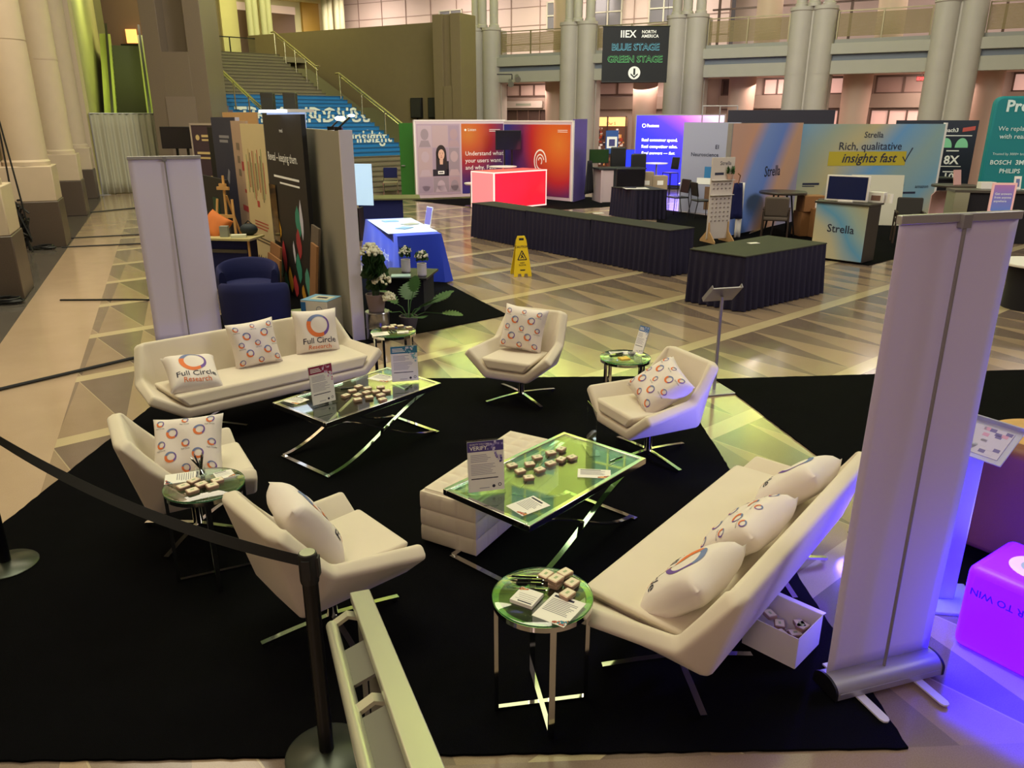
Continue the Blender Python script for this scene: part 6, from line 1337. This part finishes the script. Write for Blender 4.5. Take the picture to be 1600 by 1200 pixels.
# cardboard slabs and printed box beside the grey wall
t = thing('leaning_boards', 'brown and grey boards leaning on the grey hard wall', 'boards', (-2.53, 9.78, .0125), radians(-66)); m = M(); m.box((0, 0, .6), (.5, .03, 1.2), rx=radians(-6)); m.build('grey_board', mat('board_grey_brown', '#5f5348', .7), t); m = M(); m.box((.15, -.05, .5), (.4, .03, 1.0), rx=radians(-6)); m.build('brown_board', CARDB, t)
t = thing('printed_carton', 'white and blue printed carton standing behind the left sofa', 'box', (-2.3, 9.08, .014), radians(-18)); m = M(); m.box((0, 0, .22), (.36, .34, .44)); m.build('body', PAPER, t, bevel=.006); g = G(); y = -.1725
m = M(); m.box((0, 0, .441), (.36, .34, .006)); m.build('blue_top', mat('carton_blue', '#6f9fc0', .6), t); m = M(); m.box((0.02, 0, .446), (.24, .2, .003)); m.build('top_label', mat('carton_label', '#c7c6ae', .6), t); m = M(); m.box((.02, 0, .449), (.14, .06, .002)); m.build('top_print', INK, t)
g.mi = 0; g.ring(.07, .34, .04, .034, y, 16); g.mi = 1; g.text('FRESH', 0, 0, .05, 0, 'LEFT', .02, fn=lambda X, Z: (-.06 - Z, y, .12 + X)); g.text('WATER', 0, 0, .05, 0, 'LEFT', .02, fn=lambda X, Z: (-.005 - Z, y, .12 + X)); g.mi = 0
for k in range(4): g.rect(.05 + .03 * k, .06, .056 + .03 * k, .27, y)
g.mi = 2; g.rect(-.178, .25, -.11, .42, y); g.build('print', [SLATE, INK, mat('carton_blue2', '#2f6fae', .6)], t, recalc=False)
# lamps clamped to the grey wall
t = thing('clip_lamp', 'bright clamp lamp on top of the black printed wall', 'lamp', (-2.95, 11.1, 2.6), radians(-50)); m = M(); m.box((0, 0, .0), (.1, .5, .04)); m.build('arm', WHITE, t); m = M(); m.box((0, -.32, -.01), (.22, .3, .035)); m.build('lamp_head', mat('lamp_head_glow', '#e6ecff', .4, es=2.0), t)
for k, (x, y_, ax, ay, z, lb) in enumerate(((-2.12, 9.5, -2.02, 9.55, 2.50, 'left brilliant lamp clamped on the grey hard wall, in front of the blue steps'), (-1.95, 9.1, -1.80, 9.12, 2.53, 'right smaller lamp clamped on the grey hard wall, in front of the blue steps'))):
    t = thing('clamp_spotlight', lb, 'spotlight', (x, y_, 2.37), 0); m = M(); m.box((0, 0, .02), (.08, .08, .04)); m.tube([(0, 0, .03), (ax - x, ay - y_, z - 2.37)], .01, 8); m.build('clamp_arm', BLACKM, t)
    m = M(); m.ball((ax - x, ay - y_, z - 2.37), .045 if k == 0 else .028, 12, (1.4, 1, .6)); m.build('lamp_head', mat('spot_glow%d' % k, '#eaf4ff', .4, es=16 if k == 0 else 6), t)
spot('booth_spot_beam', (-3.05, 12.5, 2.5), (-2.15, 12.9, .6), 420, (.42, .62, 1.0), 75, .6)
# blue cloth table
def cloth_table(label, c4, h, mt, top=None, flare=.1):
    P = [Vector((x, y, 0)) for x, y in c4]; C = sum(P, Vector()) / 4; a = atan2(P[1].y - P[0].y, P[1].x - P[0].x); R = Matrix.Rotation(-a, 3, 'Z'); Q = [R @ (p - C) for p in P]
    t = thing('cloth_table', label, 'table', (C.x, C.y, .013), a); m = M(); rings = []
    for f in (1, .97, .9, .6, .3, 0):
        ring = []
        for i in range(4):
            p, q = Q[i], Q[(i + 1) % 4]; nr = Vector(((q - p).y, -(q - p).x, 0)).normalized(); L = (q - p).length
            for k in range(24):
                s = k / 24; e = abs(s - .5) * 2; o = flare * (1 - f) * (.25 + .75 * e ** 4) + .02 * (1 - f) * sin(s * L * 11 + i * 2)
                o = max(o, 0); base = p.lerp(q, s); out = (base.normalized() * .10 * (1 - f) * e ** 6)
                ring.append(base + nr * o + out + Vector((0, 0, h * f if f > 0 else .006)))
        rings.append(ring)
    m.rings(rings[::-1]); m.build('tablecloth', mt, t, ang=50); return t
BLC = mat('royal_blue_cloth', '#1238c4', .7, sheen=.2)
bt = cloth_table('table under a royal blue cloth with white lettering on its front', [(-1.78, 12.0), (-1.12, 12.3), (-2.0, 14.35), (-2.66, 14.15)], .76, BLC)
BL_, FL_ = Vector((-2.66, 14.15, 0)), Vector((-1.78, 12.0, 0)); ba = bt.rotation_euler.z; bd = FL_ - BL_
g = G(); g.text('jackot', .62, .33, .22, -.085, 'CENTER', .006); lt = g.build('lettering', PW, bt, recalc=False)
lt.location = Matrix.Rotation(-ba, 3, 'Z') @ ((BL_ + FL_) / 2 - Vector((bt.location.x, bt.location.y, 0))); lt.rotation_euler = (0, 0, atan2(bd.y, bd.x) - ba)
g = G(); g.text('Market', -.12, .34, .12, -1.13, 'LEFT'); g.text('Research', -.12, .22, .12, -1.13, 'LEFT'); g.build('faint_lettering', mat('blue_faint', '#4a5fd0', .7), bt, recalc=False)
m = M(); m.box((0, 0, .003), (.8, 1.9, .006)); tag(put(m.build('white_runner', mat('pale_blue_paper', '#cfe2ee', .6)), (-1.9, 13.25, .775), radians(20)), 'pale sheets covering the top of the blue cloth table', 'paper')
for k, (x, y_, lb) in enumerate(((-2.15, 13.75, 'left brochure lying on the blue cloth table'), (-1.75, 13.35, 'middle brochure lying on the blue cloth table'), (-1.78, 12.85, 'front brochure lying on the blue cloth table'))):
    m = M(); m.box((0, 0, .006), (.26, .2, .008)); tag(put(m.build('brochure', mat('brochure%d' % k, ('#8fb2cf', '#a9a48c', '#7f9fb8')[k], .5)), (x, y_, .783), radians(25 + 20 * k)), lb, 'brochure')
t = thing('tent_sign', 'small standing leaflet holder with a violet picture on the blue cloth table', 'sign', (-1.42, 13.0, .777), radians(-55)); m = M(); m.X = rotm(rx=radians(-12)); m.box((0, 0, .17), (.2, .012, .34)); m.build('sheet', PAPER, t); m = M(); m.X = rotm(rx=radians(-12)); m.box((0, -.008, .19), (.18, .004, .28)); m.build('print', mat('tent_violet', '#6a5a8c', .6), t); m = M(); m.box((0, .05, .005), (.2, .12, .01)); m.build('foot', CLEAR, t)
# dark blue counter behind with lit board
t = thing('navy_counter', 'dark navy counter behind the blue cloth table', 'counter', (-3.05, 18.3, .001), radians(8)); m = M(); m.box((0, 0, .37), (1.0, .8, .74)); m.build('body', NAVY, t); m = M(); m.box((0.15, 0, .76), (1.5, .95, .03)); m.build('top', mat('olive_counter_top', '#5a5738', .5), t)
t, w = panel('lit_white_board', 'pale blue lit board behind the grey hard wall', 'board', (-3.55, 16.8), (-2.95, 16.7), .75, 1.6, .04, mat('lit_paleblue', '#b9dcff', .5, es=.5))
m = M(); m.box((0, 0, .35), (.04, .3, .7)); m.build('stand', BLACKM, t)
# back lit top shapes over the left panels
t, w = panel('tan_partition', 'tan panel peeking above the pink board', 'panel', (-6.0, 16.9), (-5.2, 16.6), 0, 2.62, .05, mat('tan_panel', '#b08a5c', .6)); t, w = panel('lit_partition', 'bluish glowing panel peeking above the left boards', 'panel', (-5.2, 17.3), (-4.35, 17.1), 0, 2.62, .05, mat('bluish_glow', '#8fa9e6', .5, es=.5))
# low black table with plants
t = thing('low_black_table', 'low black square table carrying two potted flowers', 'table', (-1.45, 10.55, .013), radians(-8)); m = M(); m.box((0, 0, .455), (.72, .7, .03)); m.build('tabletop', BLACKP, t, bevel=.004); m = M(); m.box((0, 0, .22), (.6, .58, .44)); m.build('base', DRAPEBLK, t)
FLW = mat('white_blossom', '#d9d6c4', .7, noise=.1); 
POTS = mat('ribbed_white_pot', '#d2cdd2', .45)
def bouquet(m, c, r, n, s=1):
    for k in range(n * 2):
        a = RND.random() * 6.28; q = RND.random(); p = Vector(c) + Vector((r * sqrt(q) * cos(a), r * sqrt(q) * sin(a), r * .8 * (1 - q) + RND.uniform(-.02, .02))); m.ball(p, .016 * s * RND.uniform(.6, 1.2), 6)
def leaves(m, c, r, n, L=.08):
    for k in range(n):
        a = RND.random() * 6.28; m.X = Matrix.Translation(Vector(c) + Vector((r * cos(a) * RND.random(), r * sin(a) * RND.random(), RND.uniform(-.03, .05)))) @ rotm(rz=a) @ rotm(rx=RND.uniform(-.9, .4)); m.poly([(-L * .3, L * .3), (0, 0), (L * .3, L * .3), (.0, L)])
    m.X = Matrix.Identity(4)
for x, y_, h, lb in ((-1.47, 10.58, .18, 'rear white ribbed pot of white flowers on the low black table'), (-1.22, 10.33, .17, 'front white ribbed pot of white flowers on the low black table')):
    t = thing('potted_flowers', lb, 'plant', (x, y_, .484)); m = M(); pr = [(.055, 0)]
    for k in range(12): pr += [(.062 + .004 * (k % 2), .01 + h * k / 12)]
    m.lathe(pr + [(.062, h), (.05, h), (.05, h - .02)], 24); m.build('pot', POTS, t); m = M(); leaves(m, (0, 0, h + .05), .09, 70, .09); m.build('foliage', LEAF, t, recalc=False); m = M(); bouquet(m, (0, 0, h + .09), .085, 26); m.build('blossoms', FLW, t)
m = M(); m.box((0, 0, .008), (.26, .18, .016)); tag(put(m.build('magazine', mat('magazine_cover', '#a9c7c9', .4)), (-1.5, 10.28, .484), .1), 'pale magazine lying on the low black table', 'magazine')
# flower arrangement on a silver drum
t = thing('silver_drum', 'silver ribbed metal drum behind the left sofa beside the grey wall', 'drum', (-1.59, 8.84, .014)); m = M(); m.lathe([(.13, 0), (.14, .01), (.14, .14), (.145, .15), (.14, .16), (.14, .32), (.145, .33), (.14, .34), (.13, .34)], 36); m.build('body', mat('drum_steel', '#9a9aa0', .22, .95), t)
t = thing('flower_arrangement', 'tall arrangement of white flowers in a pot on the silver drum', 'plant', (-1.60, 8.86, .356)); m = M(); m.lathe([(.09, 0), (.12, .2), (.105, .2), (.1, .17)], 28); m.build('pot', mat('mauve_pot', '#7c6b70', .6), t)
m = M(); leaves(m, (0, 0, .40), .14, 180, .13); leaves(m, (0, .02, .54), .11, 120, .13); leaves(m, (.02, 0, .26), .12, 80, .1); m.build('foliage', LEAFD, t, recalc=False); m = M(); bouquet(m, (-.04, .05, .66), .13, 60, 1.3); bouquet(m, (.09, -.04, .34), .11, 50, 1.0); bouquet(m, (.16, -.05, .15), .08, 40, 1.1); m.build('blossoms', FLW, t)
m = M()
for k in range(9): a = k * .7; m.tube([(.03 * cos(a), .03 * sin(a), .15), (.05 * cos(a), .05 * sin(a), .4), (.08 * cos(a), .08 * sin(a), .64)], .005, 5)
m.build('stems', LEAFD, t)
# monstera
t = thing('monstera_plant', 'split-leaf plant in a dark pot on the black carpet behind the left sofa', 'plant', (-1.28, 9.25, .014)); m = M(); m.lathe([(.08, 0), (.12, .16), (.12, .18), (.1, .18), (.1, .15)], 10); m.build('pot', mat('dark_stone_pot', '#4d4748', .7), t)
def monleaf(m, L):
    pts = [(0, 0)]; n = 7
    for k in range(n + 1):
        q = k / n; wv = L * .58 * sin(pi * (.12 + .85 * q)) ** .8; pts.append((wv, L * q)); 
        if k < n: pts.append((wv * .62, L * (q + .42 / n)))
    R_ = pts; Lf = [(-x, z) for x, z in reversed(pts[1:])]
    c = [m.v((0, .0, z)) for z in [L * k / 14 for k in range(15)]]
    for side in (1, -1):
        rim = [m.v((side * x, -.15 * abs(x), z)) for x, z in pts[1:]]
        for i in range(len(rim) - 1): m.face([c[min(i, 14)], rim[i], rim[i + 1], c[min(i + 1, 14)]], side < 0)
m = M(); st = M()
for k, (az, out, z, L, tl) in enumerate(((10, .3, .34, .30, 65), (-20, .18, .30, .28, 60), (35, .38, .30, .24, 70), (95, .2, .34, .24, 40), (160, .16, .32, .26, 55), (200, .2, .24, .24, 75), (-60, .2, .2, .24, 80), (-5, .42, .22, .26, 95), (60, .12, .46, .2, 20))):
    a = radians(az); p = Vector((out * cos(a), out * sin(a), z)); m.X = Matrix.Translation(p) @ Matrix.Rotation(a - pi / 2, 4, 'Z') @ Matrix.Rotation(radians(-tl), 4, 'X'); monleaf(m, L); st.tube([(0, 0, .14), tuple(p * .5 + Vector((0, 0, .12))), tuple(p)], .006, 5)
m.build('leaves', LEAF, t, recalc=False); st.build('stems', LEAF, t)

# ================================================================= SUB-PARTS
RULES = {'logo_print': 'cover', 'lid_label': 'lid', 'clip': 'barrel', 'tip': 'barrel', 'screen': 'housing', 'end_cap': 'cassette', 'foot': 'pedestal', 'support_pole': None,
         'lettering': ('panel', 'fabric_cover', 'body', 'board', 'front_print', 'lit_sign', 'housing', 'frame', 'tablecloth'), 'wordmark': ('front_print', 'panel'), 'print': ('panel', 'body', 'sheet', 'frame', 'board'), 'line_print': 'panel', 'leaf_print': 'panel',
         'photo_mosaic': 'photo_mosaic_ground', 'portrait_photo': 'photo_mosaic_ground', 'printed_sheet': 'acrylic_holder', 'sheet_back': 'acrylic_holder', 'pane': 'window_frame', 'blossoms': 'foliage', 'glass_edge': 'glass_top',
         'line_logo': 'sunset_print', 'gauge_print': 'panel', 'red_tag_print': 'panel', 'yellow_highlight': 'panel', 'blue_lettering': 'cloth', 'green_lettering': 'cloth', 'white_print': ('cloth', 'panel'), 'dark_print': ('cloth', 'board'),
         'warning_print': 'panel', 'faint_lettering': 'tablecloth', 'swirl': 'plate', 'top_label': 'blue_top', 'top_print': 'blue_top', 'label': 'body', 'tape': 'body', 'leaflets': 'tray', 'printed_insert': 'tray', 'cap': 'post', 'belt_head': 'post', 'grille': 'cabinet', 'pins': 'board', 'display': 'housing'}
for r in [o for o in COL.objects if o.parent is None]:
    ch = list(r.children)
    for c in ch:
        want = RULES.get(c.name.split('.')[0])
        if not want: continue
        for wn in ((want,) if isinstance(want, str) else want):
            cand = [d for d in ch if d.name.split('.')[0] == wn and d is not c and d.parent is r]
            if cand:
                k = min(cand, key=lambda d: (abs(ch.index(d) - ch.index(c)))); c.parent = k; break
